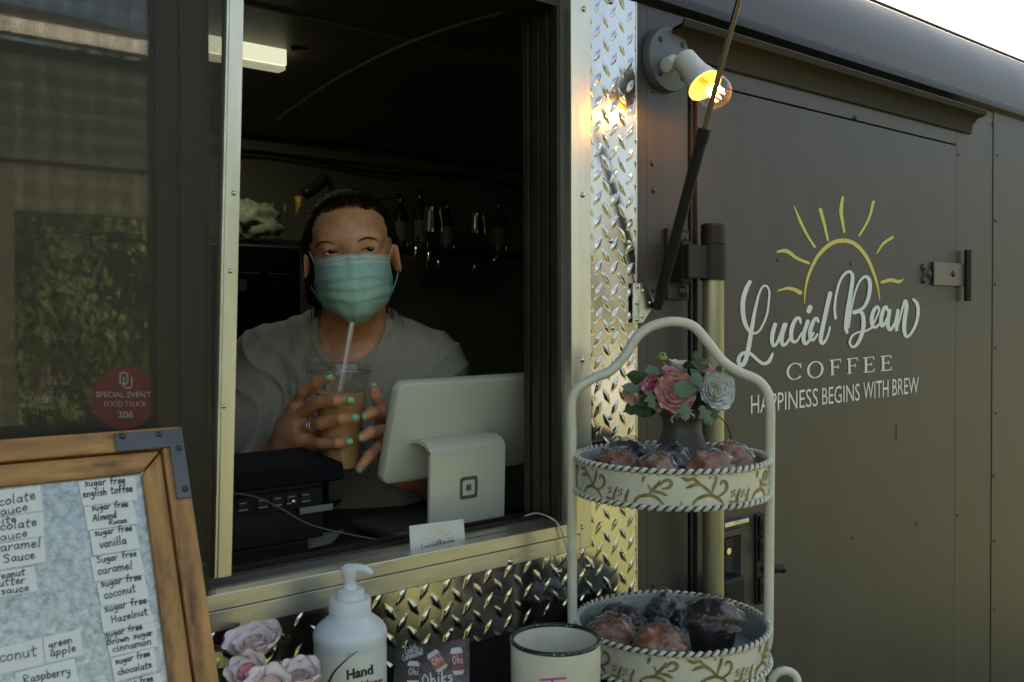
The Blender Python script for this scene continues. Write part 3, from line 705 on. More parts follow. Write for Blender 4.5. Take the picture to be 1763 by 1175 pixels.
# --- wall lamp with its lit bulb
lc = hy(1143.5, 105, -.001); lr = (hy(1180, 105, 0).x - hy(1107, 105, 0).x) / 2
lamp = obj('wall_lamp', lathe([(lr, 0), (lr, .010), (lr * .97, .014), (lr * .75, .016), (.0001, .019)], lc, 56, axis=(0, -1, 0)), mat('lamp_plate_grey', (0.11, 0.115, 0.12), 0.42, bump=.1), tr, smooth='auto')
lamp['label'] = 'white outdoor lamp holder with a glowing clear bulb on a round grey plate'
for a in (45, 135, 225, 315):
    o = inst('screw', rv0, lamp); o.location = lc + Vector((lr * .72 * math.cos(math.radians(a)), -.016, lr * .72 * math.sin(math.radians(a)))); o.scale = (1.1,) * 3
kn = hy(1152, 112, -.03); kn2 = hy(1176, 104, -.050)
obj('lamp_knuckle', join(tube([lc + Vector((.004, -.014, -.004)), kn], [.013, .010], 14), lathe([(.0001, -.010), (.012, -.008), (.013, 0), (.012, .008), (.0001, .010)], kn, 16, axis=(1, 0, .2)), tube([kn, kn2], [.008, .009], 12)), M['lampwhite'], lamp, smooth='auto')
b0 = hy(1178, 103, -.055); b1 = hy(1214, 148, -.100); ax = (b1 - b0).normalized(); Ls = (b1 - b0).length
obj('lamp_socket', lathe([(.0001, -.006), (.014, -.005), (.0195, 0), (.0205, Ls * .35), (.0225, Ls * .62), (.0240, Ls * .66), (.0285, Ls * .98), (.0290, Ls), (.0270, Ls), (.0225, Ls * .68), (.0001, Ls * .60)], b0, 40, axis=ax), M['lampwhite'], lamp, smooth='auto')
bc = hy(1231, 159, -.119); R_b = .0268; ax2 = (bc - (b0 + ax * Ls * .6)).normalized()
bp = [(.0001, R_b)]
for k in range(1, 14):
    a = math.radians(k * 11); bp.append((R_b * math.sin(a), R_b * math.cos(a)))
bp += [(.0125, -R_b * 1.15), (.0125, -R_b * 1.5)]
bulb = obj('bulb', lathe(bp, bc, 36, axis=ax2), glassy('bulb_glass', (1, .97, .9), .01, .03), lamp, smooth=True)
M['fil'] = mat('filament', (1, .5, .1), .5, emit=(1.0, 0.40, 0.05), estr=85)
x_, y_ = frame_of(ax2); pts = []
for k in range(17):
    a = 2 * math.pi * k / 16; pts.append(bc + (x_ * math.cos(a) + y_ * math.sin(a)) * (.0115 if k % 2 else .008) + ax2 * (.009 if k % 2 else -.012))
obj('filament', tube(pts, .00085, 6), M['fil'], bulb)
obj('filament_mount', join(tube([bc - ax2 * R_b * 1.4, bc - ax2 * .006], [.005, .003], 10)), mat('mount', (.5, .3, .12), .3), bulb)

# ------------------------------------------------------------------ lettering helpers (single-stroke hand and built-in font)
HAND = {'a': (8, '7,8 4,10 1,7 1,3 3,0 6,3 7,9|7,9 7,3 8,0'), 'b': (8, '1,19 1,0|1,6 4,10 7,7 6,2 3,0 1,2'), 'c': (7, '7,8 4,10 1,6 2,1 5,0 7,2'),
 'd': (8, '7,8 4,10 1,6 2,1 5,1 7,6|7,19 7,4 8,0'), 'e': (7, '1,5 6,6 5,10 2,9 1,4 3,0 7,2'), 'f': (7, '7,17 5,19 3,16 3,0|0,9 7,10'),
 'g': (8, '7,8 4,10 1,7 2,3 5,3 7,8|7,9 7,-3 4,-7 1,-5'), 'h': (8, '1,19 1,0|1,5 4,10 6,8 7,0'), 'i': (4, '2,10 2,1 3,0|2,15 2.4,15.6'),
 'l': (4, '2,19 1.5,3 3,0'), 'm': (12, '1,10 1,0|1,6 4,10 6,8 6,0|6,6 9,10 11,8 11,0'), 'n': (8, '1,10 1,0|1,6 4,10 6.5,8 7,0'),
 'o': (8, '5,10 1,7 1,2 4,0 7,3 7,8 4,10'), 'p': (8, '1,10 1,-7|1,7 4,10 7,7 6,2 3,1 1,3'), 'r': (6, '1,10 1,0|1,5 3,9 6,10'),
 's': (7, '6,9 3,10 1,8 3,6 6,4 5,1 1,0'), 't': (7, '3,17 3,2 5,0 6,1|0,11 7,12'), 'u': (8, '1,10 1,3 3,0 6,2 7,10|7,9 7,2 8,0'),
 'v': (7, '0,10 3,0 7,10'), 'w': (11, '0,10 3,0 5,8 8,0 11,10'), 'y': (8, '1,10 3,3 7,4|7,10 6,-3 3,-7 1,-5'), 'z': (7, '1,10 6,10 1,0 7,0'),
 'k': (8, '1,19 1,0|7,10 1,5 7,0'), 'A': (11, '0,0 5,18 10,0|2,6 9,7'), 'B': (10, '1,0 1,18 7,17 7,11 1,10 8,8 8,2 1,0'), 'C': (10, '9,15 5,18 1,10 3,1 9,2'),
 'H': (11, '1,18 1,0|9,18 9,0|1,9 9,10'), 'P': (10, '1,0 1,18 7,17 8,12 1,9'), 'R': (10, '1,0 1,18 8,16 7,11 1,9 9,0'), 'S': (10, '9,15 5,18 1,14 8,7 6,1 1,2'),
 'L': (9, '3,18 1,1 8,0'), 'O': (11, '5,18 1,9 5,0 10,9 5,18'), '!': (4, '2,18 2,5|2,1 2.3,0.4'), ' ': (6, '')}
def hand_text(txt, x0, y0, x1, y1, h, wd, seed=0):
    """strokes in photo pixels: baseline (x0,y0)-(x1,y1), h = x-height in px"""
    rg = random.Random(txt + str(seed)); tot = sum(HAND[c][0] + 2 for c in txt); L = math.hypot(x1 - x0, y1 - y0)
    ex = Vector(((x1 - x0) / L, (y1 - y0) / L)); ey = Vector((ex.y, -ex.x)) ; sx = L / tot; sy = h / 10; cur = 0; out = []
    for c in txt:
        w_, st = HAND[c]; jy = rg.uniform(-.8, .8); sl_ = rg.uniform(.02, .16)
        if st:
            for s_ in st.split('|'):
                P = [tuple(map(float, q.split(','))) for q in s_.split()]
                P = [(Vector((x0, y0)) + ex * (cur + a + sl_ * b) * sx + ey * (b + jy) * sy) for a, b in P]
                P = [(p.x, p.y) for p in P]
                if len(P) > 2: P = sm2(P, 4)
                out.append(ribbon2(P, wd * rg.uniform(.85, 1.1)))
        cur += w_ + 2
    return join2(out)
_tc = {}
def font_text(txt, off=0.0, space=1.0):
    k = (txt, off, space)
    if k in _tc: return _tc[k]
    cu = bpy.data.curves.new('t', 'FONT'); cu.body = txt; cu.size = 1; cu.offset = off; cu.space_character = space; cu.resolution_u = 3
    o = bpy.data.objects.new('t', cu); me = bpy.data.meshes.new_from_object(o)
    V = [(v.co.x, v.co.y) for v in me.vertices]; Fc = [tuple(p.vertices) for p in me.polygons]
    bpy.data.objects.remove(o); bpy.data.curves.remove(cu); bpy.data.meshes.remove(me)
    xs = [p[0] for p in V]; ys = [p[1] for p in V]; x0, x1 = min(xs), max(xs); cap = max(ys)
    V = [((x - x0) / (x1 - x0), y / cap) for x, y in V]
    _tc[k] = (V, Fc); return _tc[k]
def font_px(txt, P0, P1, U0, U1, off=0.0, space=1.0):
    """text between baseline px points P0,P1 and top px points U0,U1"""
    V, Fc = font_text(txt, off, space)
    def q(x, y):
        bx = P0[0] + (P1[0] - P0[0]) * x, P0[1] + (P1[1] - P0[1]) * x; ux = U0[0] + (U1[0] - U0[0]) * x, U0[1] + (U1[1] - U0[1]) * x
        return (bx[0] + (ux[0] - bx[0]) * y, bx[1] + (ux[1] - bx[1]) * y)
    return [q(x, y) for x, y in V], Fc
def decal(name, vf2, fn, m_, parent, kind='stuff'):
    """flat print: 2-D px shape laid on a real surface by fn(u, v)"""
    V = [fn(p[0], p[1]) for p in vf2[0]]
    nn = ((V[vf2[1][0][1]] - V[vf2[1][0][0]]).cross(V[vf2[1][0][2]] - V[vf2[1][0][0]])).normalized()
    if nn.dot(CAM - V[0]) < 0: nn = -nn
    V = [p + nn * (5e-7 * i) for i, p in enumerate(V)]      # each stroke lies a hair over what it crosses
    # make every face look towards the camera side
    Fc = []
    for f in vf2[1]:
        a, b, c = V[f[0]], V[f[1]], V[f[2]]
        n = Vector((0, 0, 0))
        for i in range(len(f)): n += V[f[i]].cross(V[f[(i + 1) % len(f)]])
        n = sum(((V[f[i]] - a).cross(V[f[(i + 1) % len(f)]] - a) for i in range(1, len(f) - 1)), Vector((0, 0, 0)))
        Fc.append(f if n.dot(CAM - a) > 0 else tuple(reversed(f)))
    return obj(name, (V, Fc), m_, parent, kind=kind)

# ------------------------------------------------------------------ door lettering: sun, script name, words
yd = -.0026
def z4(x, y): return (1240 + x / 2.797, 320 + y / 2.797)
def z9(x, y): return (1260 + x / 4.197, 440 + y / 4.197)
ondoor = lambda u, v: hy(u, v, yd)
arc = sm2([z4(*p) for p in ((405, 568), (410, 500), (428, 425), (470, 340), (530, 282), (590, 265), (650, 282), (705, 345), (742, 430), (760, 495), (768, 550))], 7)
n_ = len(arc); decal('sun_arc', ribbon2(arc, [1.5 + 5.6 * math.sin(math.pi * i / (n_ - 1)) for i in range(n_)]), ondoor, M['yellow'], door)
rays = [((355, 97), (385, 170), (420, 240), (455, 295)), ((482, 115), (500, 180), (518, 262)), ((590, 57), (582, 120), (590, 180), (597, 222)), ((738, 78), (715, 160), (670, 240)),
        ((830, 248), (785, 280), (755, 325)), ((277, 318), (320, 315), (370, 350), (425, 373)), ((277, 507), (320, 495), (355, 500), (385, 515)), ((778, 465), (820, 455), (860, 462), (880, 452))]
rw = [(1.5, 5, 4.2, 4), (6, 5, 4), (4.5, 6.5, 5, 4), (5, 4, 4), (4.5, 4.5, 2), (4, 7, 5, 5), (2, 5, 6, 7.5), (5, 6, 6, 2)]
for r_, w_ in zip(rays, rw):
    pts = sm2([z4(*p) for p in r_], 7); k = (len(w_) - 1) / (len(pts) - 1)
    ww = [np.interp(i * k, range(len(w_)), w_) for i in range(len(pts))]
    decal('sun_ray', ribbon2(pts, [float(q) for q in ww]), ondoor, M['yellow'], door)
def st(pts, w_, n=6):
    P = [z9(*p) for p in pts]; P = sm2(P, n) if len(P) > 2 else P
    if isinstance(w_, (int, float)): W_ = w_ * 1.1 / 4.197
    else: W_ = [1.12 * float(np.interp(i / (len(P) - 1) * (len(w_) - 1), range(len(w_)), w_)) / 4.197 for i in range(len(P))]
    return ribbon2(P, W_)
letters = {
 'L': [st([(130, 192), (105, 240), (82, 320), (79, 400), (92, 480), (118, 535), (150, 562), (190, 553), (225, 500), (255, 420), (267, 330), (270, 260), (250, 222), (222, 228), (198, 275), (180, 340), (160, 430), (145, 520), (130, 610), (115, 695), (100, 752), (80, 790), (58, 788), (48, 755), (68, 715), (105, 703), (140, 715), (185, 755), (225, 782), (262, 772), (282, 740), (293, 712)],
              (24, 30, 30, 27, 20, 14, 14, 14, 13, 13, 14, 20, 26, 30, 30, 28, 26, 24, 22, 20, 22, 24, 16))],
 'u': [st([(312, 500), (295, 560), (290, 620), (300, 652), (322, 640), (352, 575), (378, 500)], (26, 28, 26, 20, 18, 22, 24)), st([(388, 500), (365, 570), (360, 630), (376, 648), (400, 630), (428, 580)], (26, 26, 24, 18, 14))],
 'c': [st([(497, 488), (488, 455), (462, 462), (435, 520), (428, 590), (442, 622), (470, 618), (505, 560)], (14, 20, 24, 27, 27, 22, 16, 14))],
 'i': [st([(548, 478), (522, 560), (518, 615), (532, 638), (555, 620), (590, 560)], (26, 27, 25, 20, 14)), st([(566, 375), (556, 402)], 32, 2)],
 'd': [st([(625, 480), (612, 455), (588, 480), (566, 550), (570, 602), (590, 610), (618, 572)], (16, 22, 25, 27, 24, 18, 14)), st([(710, 275), (680, 410), (650, 550), (642, 615), (656, 636), (680, 610), (700, 560), (709, 518)], (28, 28, 28, 26, 20, 16, 14, 12))],
 'B': [st([(749, 455), (743, 380), (755, 280), (782, 185), (822, 128), (858, 122), (872, 165), (856, 290), (835, 420), (825, 520), (832, 556)], (18, 17, 16, 16, 17, 20, 24, 28, 30, 28, 20)),
       st([(846, 520), (862, 400), (888, 280), (920, 195), (958, 155), (988, 168), (998, 225), (985, 310), (950, 378), (895, 408)], (10, 11, 12, 14, 18, 24, 26, 24, 20, 22)), st([(885, 412), (925, 405), (948, 440), (950, 520), (930, 595), (900, 648), (868, 660), (852, 628), (870, 582), (915, 555), (965, 548), (1008, 525)], (28, 24, 26, 27, 25, 20, 16, 16, 14, 13, 13, 14))],
 'e': [st([(1010, 520), (1045, 450), (1064, 395), (1050, 372), (1025, 400), (1010, 455), (1016, 508), (1042, 518), (1075, 485)], (12, 13, 15, 20, 25, 27, 24, 18, 12))],
 'a': [st([(1128, 400), (1112, 372), (1092, 402), (1078, 465), (1084, 508), (1104, 495), (1128, 440)], (16, 22, 25, 26, 20, 14)), st([(1140, 400), (1128, 470), (1130, 522), (1150, 535), (1172, 500), (1190, 455)], (24, 25, 24, 18, 14))],
 'n': [st([(1200, 398), (1190, 470), (1190, 538)], (22, 25, 22)), st([(1196, 520), (1218, 440), (1240, 355), (1254, 330), (1262, 372), (1248, 470), (1246, 545), (1262, 588), (1296, 562), (1332, 490), (1346, 410), (1338, 350), (1312, 318)], (12, 13, 16, 22, 26, 27, 25, 18, 17, 19, 22, 22, 16))]}
for kx_, (ch, L_) in enumerate(letters.items()):
    for j, q in enumerate(L_):
        decal('script_letter', q, (lambda u, v, o_=.00025 * ((kx_ + j) % 4): hy(u, v, yd - .0003 - o_)), M['white'], door)
def seg(pts, w_): 
    P = [z9(*p) for p in pts]; P = sm2(P, 6) if len(P) > 3 else P
    return ribbon2(P, [x / 4.197 for x in w_] if isinstance(w_, tuple) and len(w_) == len(P) else (w_[0] if isinstance(w_, tuple) else w_) / 4.197, cap=False)
def F_letter(x, w_, yt, yb, sk, E=False):
    # sk = drop in px per px to the right is negative (baseline climbs)
    f = lambda a, b: (x + a * w_, yb - (yb - yt) * b + sk * a * w_)
    L_ = [seg([f(.26, 0), f(.24, 1)], 17), seg([f(.02, .015), f(.50, .015)], 4), seg([f(0, .985), f(1, .985)], 7), seg([f(.26, .50), f(.78, .52)], 7), seg([f(.97, 1), f(1.0, .80)], 7), seg([f(.78, .64), f(.78, .40)], 7)]
    if E: L_ += [seg([f(.02, .015), f(1.0, .015)], 7), seg([f(.98, 0), f(1.04, .22)], 7)]
    return L_
def C_letter(cx, cy, rx, ry, full):
    pts = []; ww = []
    a0, a1 = (0, 360) if full else (42, 322)
    for k in range(31):
        a = math.radians(a0 + (a1 - a0) * k / 30); pts.append(z9(cx + rx * math.cos(a) , cy - ry * math.sin(a) - .10 * rx * math.cos(a))); ww.append((7 + 11 * abs(math.cos(a)) ** 1.5) / 4.197)
    L_ = [ribbon2(pts, ww, cap=False)]
    if not full: L_ += [seg([(cx + rx * .80, cy - ry * 1.0), (cx + rx * .82, cy - ry * .40)], 7)]
    return L_
cof = [C_letter(456, 838, 52, 58, False), C_letter(603, 826, 51, 58, True), F_letter(706, 80, 758, 868, -.10), F_letter(830, 78, 748, 858, -.10), F_letter(950, 76, 740, 848, -.10, True), F_letter(1074, 76, 730, 836, -.10, True)]
for L_ in cof:
    for j, q in enumerate([join2(L_)]): decal('serif_letter', q, (lambda u, v: hy(u, v, yd - .0003)), M['white'], door)
for wtxt, a, b in (('HAPPINESS', (138, 622, 1147, 1088), (138, 622, 1012, 958)), ('BEGINS', (652, 924, 1080, 1048), (652, 924, 957, 925)), ('WITH', (950, 1132, 1040, 1022), (950, 1132, 919, 898)), ('BREW', (1160, 1352, 1014, 992), (1160, 1352, 895, 878))):
    q = font_px(wtxt, z9(a[0], a[2]), z9(a[1], a[3]), z9(b[0], b[2]), z9(b[1], b[3]))
    decal('slogan_word', q, (lambda u, v: hy(u, v, yd - .0003)), M['white'], door)
# sticker print
onst = lambda u, v: hy(u, v, .0328)
def c2(x, y): return (x / 2.938, 380 + y / 2.938)
for txt, x0, x1, yb, yt, of in (('SPECIAL EVENTS', 484, 781, 893, 866, .02), ('FOOD TRUCK', 528, 741, 941, 914, 0), ('206', 596, 674, 998, 963, .02), ('Expires 6-30-2021', 565, 705, 1031, 1019, 0)):
    decal('print', font_px(txt, c2(x0, yb), c2(x1, yb), c2(x0, yt), c2(x1, yt), of), onst, M['stickertext'] if yb < 1010 else mat('dim_print', (.35, .12, .10), .5), stick)
def octo(x0, x1, y0, y1, k=8): return [c2(*p) for p in ((x0 + k, y0), (x1 - k, y0), (x1, y0 + k), (x1, y1 - k), (x1 - k, y1), (x0 + k, y1), (x0, y1 - k), (x0, y0 + k), (x0 + k, y0))]
decal('print', ribbon2(octo(607, 645, 770, 826), 3.0), onst, M['stickertext'], stick)
decal('print', ribbon2([c2(*p) for p in ((628, 795), (628, 838), (636, 847), (658, 847), (666, 838), (666, 795))], 3.0), (lambda u, v: hy(u, v, .0325)), M['stickertext'], stick)

# ------------------------------------------------------------------ outside counter
ctop = obj('outside_counter', box(-.95, 1.20, -.40, -.0016, zC - .03, zC), M['blackm'], tr, bevel=.004)

# ------------------------------------------------------------------ framed menu board leaning on the trailer
pT = hy(313, 733, -.028); pBt = hy(378, 1175, -.132)
bz = (pT - pBt).normalized()                                  # up along the board's edge
roll = math.radians(2.3)
bx = (Vector((math.cos(roll), 0, math.sin(roll)))); bx = (bx - bz * bx.dot(bz)).normalized()
bn = bx.cross(bz).normalized()                                # out of the board, to the viewer
if bn.y > 0: bn = -bn
def onb(off): return lambda u, v: hp(u, v, pT + bn * off, bn)
def bl(u, v): q = hp(u, v, pT, bn) - pT; return q.dot(bx), q.dot(bz)
Bd = lambda a, b, c=0: pT + bx * a + bz * b + bn * c
Lb = (pT.z - zC) / bz.z                                       # height of the board
board = thing('menu_board', 'rustic wood framed galvanised board leaning left of the window', 'menu board', Bd(-.3, -Lb, 0))
ix, iz = bl(251.7, 815); print('board inner', ix, iz, 'len', Lb)
Wb = .62; FW = -ix; FT = -iz
FW = (FW + FT) / 2 if abs(FW - FT) < .02 else FW
def fr_piece(poly, name):      # poly of (a, b) on board: front at 0 .. back -.022
    P = [Bd(a, b, 0) for a, b in poly]; return obj(name, hexa(P + [p - bn * .022 for p in P]), None, board, bevel=.0012)
def woodpiece(poly, c0, c1, ang_, name='frame_rail'):
    ctr = Vector((sum(p[0] for p in poly) / 4, sum(p[1] for p in poly) / 4))
    # local axes so that the grain runs along the piece
    ex = bx if ang_ == 0 else bz; ez = bz if ang_ == 0 else -bx
    Mt = Matrix((ex, ez, bn)).transposed().to_4x4(); Mt.translation = Bd(ctr.x, ctr.y, 0); inv = Mt.inverted()
    P = [inv @ Bd(a, b, c1) for a, b in poly] + [inv @ Bd(a, b, c0) for a, b in poly]
    o = obj(name, hexa(P), M['wood'], None, bevel=.0012)
    o.matrix_world = Mt; o.location = Mt.translation; o.rotation_mode = 'QUATERNION'; o.rotation_quaternion = Mt.to_quaternion()
    o.parent = board; o.matrix_parent_inverse = world_of(board).inverted(); return o
g = .0006; W1 = FW * .50
# outer moulding (proud) and inner moulding (lower), mitred
woodpiece([(-Wb, -g), (-g, -g), (-W1 - g, -W1), (-Wb, -W1)], -.022, 0, 0)
woodpiece([(0, -g), (0, -Lb), (-W1, -Lb), (-W1, -W1 - g)], -.022, -.0004, 1)
woodpiece([(-Wb, -W1 - .0012), (-W1 - .0015, -W1 - .0012), (-FW - g, -FW), (-Wb, -FW)], -.022, -.005, 0, 'frame_moulding')
woodpiece([(-W1 - .0012, -W1 - .003), (-W1 - .0012, -Lb), (-FW, -Lb), (-FW, -FW - .002)], -.022, -.0054, 1, 'frame_moulding')
woodpiece([(-Wb, -Lb + FW), (-FW - g, -Lb + FW), (-W1 - .002, -Lb + W1 * 1.0), (-Wb, -Lb + W1)], -.021, -.0056, 0, 'frame_moulding')
obj('metal_sheet', hexa([Bd(a, b, -.010) for a, b in ((-Wb, -Lb), (-FW + .003, -Lb), (-FW + .003, -FW + .003), (-Wb, -FW + .003))] + [Bd(a, b, -.013) for a, b in ((-Wb, -Lb), (-FW + .003, -Lb), (-FW + .003, -FW + .003), (-Wb, -FW + .003))]), M['galv'], board)
# corner brace
def c3(x, y): return (x / 2.5825, 720 + y / 2.5825)
on0 = onb(.0005)
bw = .0135
ax0, ay0 = bl(*c3(504, 62)); cx1, cy1 = bl(*c3(803, 60)); ax3, ay3 = bl(*c3(845, 355))
xr = (cx1 + ax3) / 2 + .001; yt_ = (ay0 + cy1) / 2; wbr = .0195
L6 = [(ax0, yt_), (xr, yt_), (xr, ay3), (xr - wbr * .8, ay3), (xr - wbr * .8, yt_ - wbr), (ax0, yt_ - wbr)]
P = [Bd(a, b, .0030) for a, b in L6]; Q = [Bd(a, b, .0002) for a, b in L6]
brace = obj('corner_brace', (P + Q, [(5, 4, 3, 2, 1, 0), (6, 7, 8, 9, 10, 11)] + [(k, (k + 1) % 6, (k + 1) % 6 + 6, k + 6) for k in range(6)]), mat('brace_grey', (0.105, 0.105, 0.115), .5, .4, bump=.3, var=.15), board, bevel=.0006)
for x, y in ((541, 86), (705, 77), (792, 138), (820, 320)):
    a_, b_ = bl(*c3(x, y)); o = inst('screw', rv0, brace); o.location = Bd(a_, b_, .0028); o.scale = (.75, .75, .75)
LAB = [('sugar free english toffee', [(348, 283), (600, 258), (612, 365), (368, 392)], [('sugar free', 377, 304, 560, 290, 17), ('english toffee', 370, 354, 592, 326, 18)]),
 ('sugar free almond rocca', [(372, 395), (590, 370), (612, 470), (388, 500)], [('sugar free', 408, 413, 572, 394, 16), ('Almond', 414, 459, 520, 443, 16), ('Rocca', 485, 474, 566, 464, 12)]),
 ('sugar free vanilla', [(398, 503), (600, 478), (625, 580), (415, 613)], [('sugar free', 422, 525, 590, 500, 16), ('vanilla', 446, 578, 565, 556, 20)]),
 ('sugar free caramel', [(402, 622), (620, 585), (645, 695), (420, 728)], [('Sugar free', 430, 646, 610, 612, 16), ('caramel', 436, 696, 592, 668, 19)]),
 ('sugar free coconut', [(430, 735), (640, 700), (665, 805), (448, 838)], [('sugar free', 450, 752, 632, 718, 17), ('coconut', 466, 806, 608, 770, 20)]),
 ('sugar free hazelnut', [(443, 850), (655, 805), (685, 905), (460, 955)], [('sugar free', 466, 864, 656, 822, 17), ('Hazelnut', 498, 912, 660, 872, 17)]),
 ('sugar free brown sugar cinnamon', [(465, 960), (690, 905), (700, 1015), (490, 1062)], [('sugar free', 470, 976, 636, 938, 15), ('Brown sugar', 478, 1010, 682, 964, 15), ('cinnamon', 502, 1042, 676, 1004, 16)]),
 ('sugar free chocolate', [(492, 1070), (685, 1020), (700, 1120), (510, 1175)], [('sugar free', 514, 1096, 670, 1058, 15), ('chocolate', 526, 1144, 678, 1108, 16)]),
 ('one more sugar free flavour at the board foot', [(520, 1185), (710, 1135), (730, 1250), (540, 1300)], [('sugar free', 530, 1206, 684, 1168, 16)]),
 ('chocolate sauce', [(-110, 335), (178, 300), (192, 413), (-100, 448)], [('chocolate', -95, 410, 162, 360, 22), ('sauce', -25, 440, 128, 408, 19)]),
 ('white chocolate sauce', [(-105, 455), (192, 415), (198, 524), (-95, 566)], [('white', -60, 478, 76, 462, 17), ('chocolate', -90, 512, 168, 478, 20), ('sauce', -25, 552, 126, 524, 18)]),
 ('caramel sauce', [(-95, 573), (195, 527), (205, 640), (-85, 690)], [('caramel', -25, 596, 186, 570, 22), ('Sauce', 16, 644, 160, 622, 20)]),
 ('peanut butter sauce', [(-85, 697), (152, 660), (168, 770), (-70, 806)], [('Peanut', -20, 720, 115, 698, 17), ('butter', -32, 754, 114, 732, 18), ('sauce', 6, 786, 132, 766, 17)]),
 ('coconut', [(-110, 1048), (186, 977), (199, 1095), (-95, 1160)], [('coconut', -70, 1100, 170, 1054, 26)]),
 ('green apple', [(190, 976), (355, 940), (372, 1052), (202, 1093)], [('green', 218, 1024, 326, 998, 17), ('apple', 224, 1060, 342, 1036, 18)]),
 ('raspberry', [(65, 1135), (330, 1068), (352, 1180), (88, 1245)], [('Raspberry', 108, 1180, 318, 1136, 20)])]
for k, (nm, quad, lines) in enumerate(LAB):
    a_ = -.0095 + .0002 * (k % 3); fn = onb(a_ + .0006); fb = onb(a_)
    P = [onb(a_ + .0006)(*c3(*q)) for q in quad]
    t = thing('paper_label', {8: 'lowest cut off paper label of the sugar free column'}.get(k, 'white handwritten label reading ' + nm), 'label', P[3], 'handwritten flavour labels on the board')
    V = []; Fc = []
    # slightly lifted corners
    for j in range(5):
        for i in range(7):
            s_, q_ = i / 6, j / 4; p = (P[0] * (1 - s_) + P[1] * s_) * (1 - q_) + (P[3] * (1 - s_) + P[2] * s_) * q_; V.append(p)
    nV = len(V); V += [p - bn * .0005 for p in V]
    for j in range(4):
        for i in range(6): a = j * 7 + i; Fc += [(a, a + 7, a + 8, a + 1), (nV + a, nV + a + 1, nV + a + 8, nV + a + 7)]
    for i in range(6): Fc += [(i, i + 1, nV + i + 1, nV + i), (28 + i, nV + 28 + i, nV + 29 + i, 29 + i)]
    for j in range(4): Fc += [(j * 7, nV + j * 7, nV + j * 7 + 7, j * 7 + 7), (j * 7 + 6, j * 7 + 13, nV + j * 7 + 13, nV + j * 7 + 6)]
    obj('card', (V, Fc), M['paper'], t)
    for txt, x0, y0, x1, y1, h_ in lines:
        q = hand_text(txt, *c3(x0, y0), *c3(x1, y1), h_ / 2.5825, 1.9)
        decal('handwriting', q, onb(a_ + .0009), M['ink'], t)

# ------------------------------------------------------------------ two-tier stand
SC = pd(1155, HORIZ, 1.36); SC.z = 0
e1 = R0.copy(); e2 = F0.copy()                       # the stand is turned to face the visitor
def SP(a, b, z): return SC + e1 * a + e2 * b + Z0 * z
RT = .1365; zt1, zb1 = H - .2075, H - .2560; zt2, zb2 = H - .4470, H - .4955
stand = thing('tiered_stand', 'cream two tier metal stand with arched handle and scroll pattern trays', 'tiered stand', (SC.x, SC.y, zC))
xa = .1435; r_w = .0072
def zv(v): return H - (v - HORIZ) / FPX * 1.36
def uo(u): return (u - 1155) / FPX * 1.36
arch = [SP(-xa, 0, zC + .06), SP(-xa, 0, zv(900)), SP(-xa, 0, zv(760)), SP(uo(983), 0, zv(700)), SP(uo(992), 0, zv(672)), SP(uo(1022), 0, zv(652)), SP(uo(1050), 0, zv(640)), SP(uo(1074), 0, zv(615)), SP(uo(1098), 0, zv(580)), SP(uo(1125), 0, zv(562)), SP(uo(1160), 0, zv(555)),
        SP(uo(1193), 0, zv(563)), SP(uo(1218), 0, zv(590)), SP(uo(1243), 0, zv(622)), SP(uo(1272), 0, zv(642)), SP(uo(1303), 0, zv(656)), SP(uo(1320), 0, zv(675)), SP(uo(1326), 0, zv(702)), SP(uo(1326), 0, zv(760)), SP(uo(1325), 0, zv(900)), SP(uo(1324), 0, zv(1050)), SP(uo(1322), 0, zv(1110)), SP(uo(1308), 0, zv(1150)), SP(uo(1314), 0, zC + .02), SP(uo(1335), 0, zC + r_w)]
obj('handle_frame', tube(smoothpath(arch, 6), r_w, 14), M['enamel'], stand, smooth='auto')
sc1 = []
for k in range(15):
    a = math.radians(200 - k * 22); sc1.append(SP(uo(1352) + .019 * math.cos(a), -.0, zv(1183) + .019 * math.sin(a)))
obj('foot_scroll', tube(sc1, .0062, 12), M['enamel'], stand, smooth='auto')
obj('foot_scroll', tube([SP(-xa, 0, zC + .065), SP(-xa - .005, 0, zC + .03), SP(-xa - .02, 0, zC + .0065), SP(-xa - .04, 0, zC + .012)], .0062, 12), M['enamel'], stand, smooth='auto')
def rope(zc, R, name, par):
    """twisted rim: two strands, light and dark grooves"""
    n = 72; N = 72 * 8; r0 = .0026
    for s_, m_, rr_ in ((0, M['rope'], .0030), (.5, M['ropedark'], .0014)):
        P = []
        for k in range(N):
            a = 2 * math.pi * k / N; t_ = 2 * math.pi * (k / 8 + s_)
            P.append(SP((R + r0 * .75 * math.cos(t_)) * math.cos(a), (R + r0 * .75 * math.cos(t_)) * math.sin(a), zc + r0 * .75 * math.sin(t_)))
        obj(name if s_ == 0 else name + '_groove', tube(P, rr_, 8, closed=True), m_, par, smooth=True)
    obj(name + '_core', lathe([(R + .0022 * math.cos(math.radians(a)), zc + .0022 * math.sin(math.radians(a))) for a in range(0, 361, 45)], SC, 72), M['ropedark'], par, smooth=True)
def oncyl(u, v, rad):
    d = ray(u, v); o = CAM - Vector((SC.x, SC.y, 0)); a = d.x ** 2 + d.y ** 2; b = 2 * (o.x * d.x + o.y * d.y); c = o.x ** 2 + o.y ** 2 - rad ** 2
    q = b * b - 4 * a * c
    if q < 0: q = 0
    t_ = (-b - math.sqrt(q)) / (2 * a); p = CAM + d * t_
    w_ = p - Vector((SC.x, SC.y, 0)); return math.atan2(w_.dot(e2), w_.dot(e1)), p.z
def z2(x, y): return (960 + x / 3.265, 540 + y / 3.265)
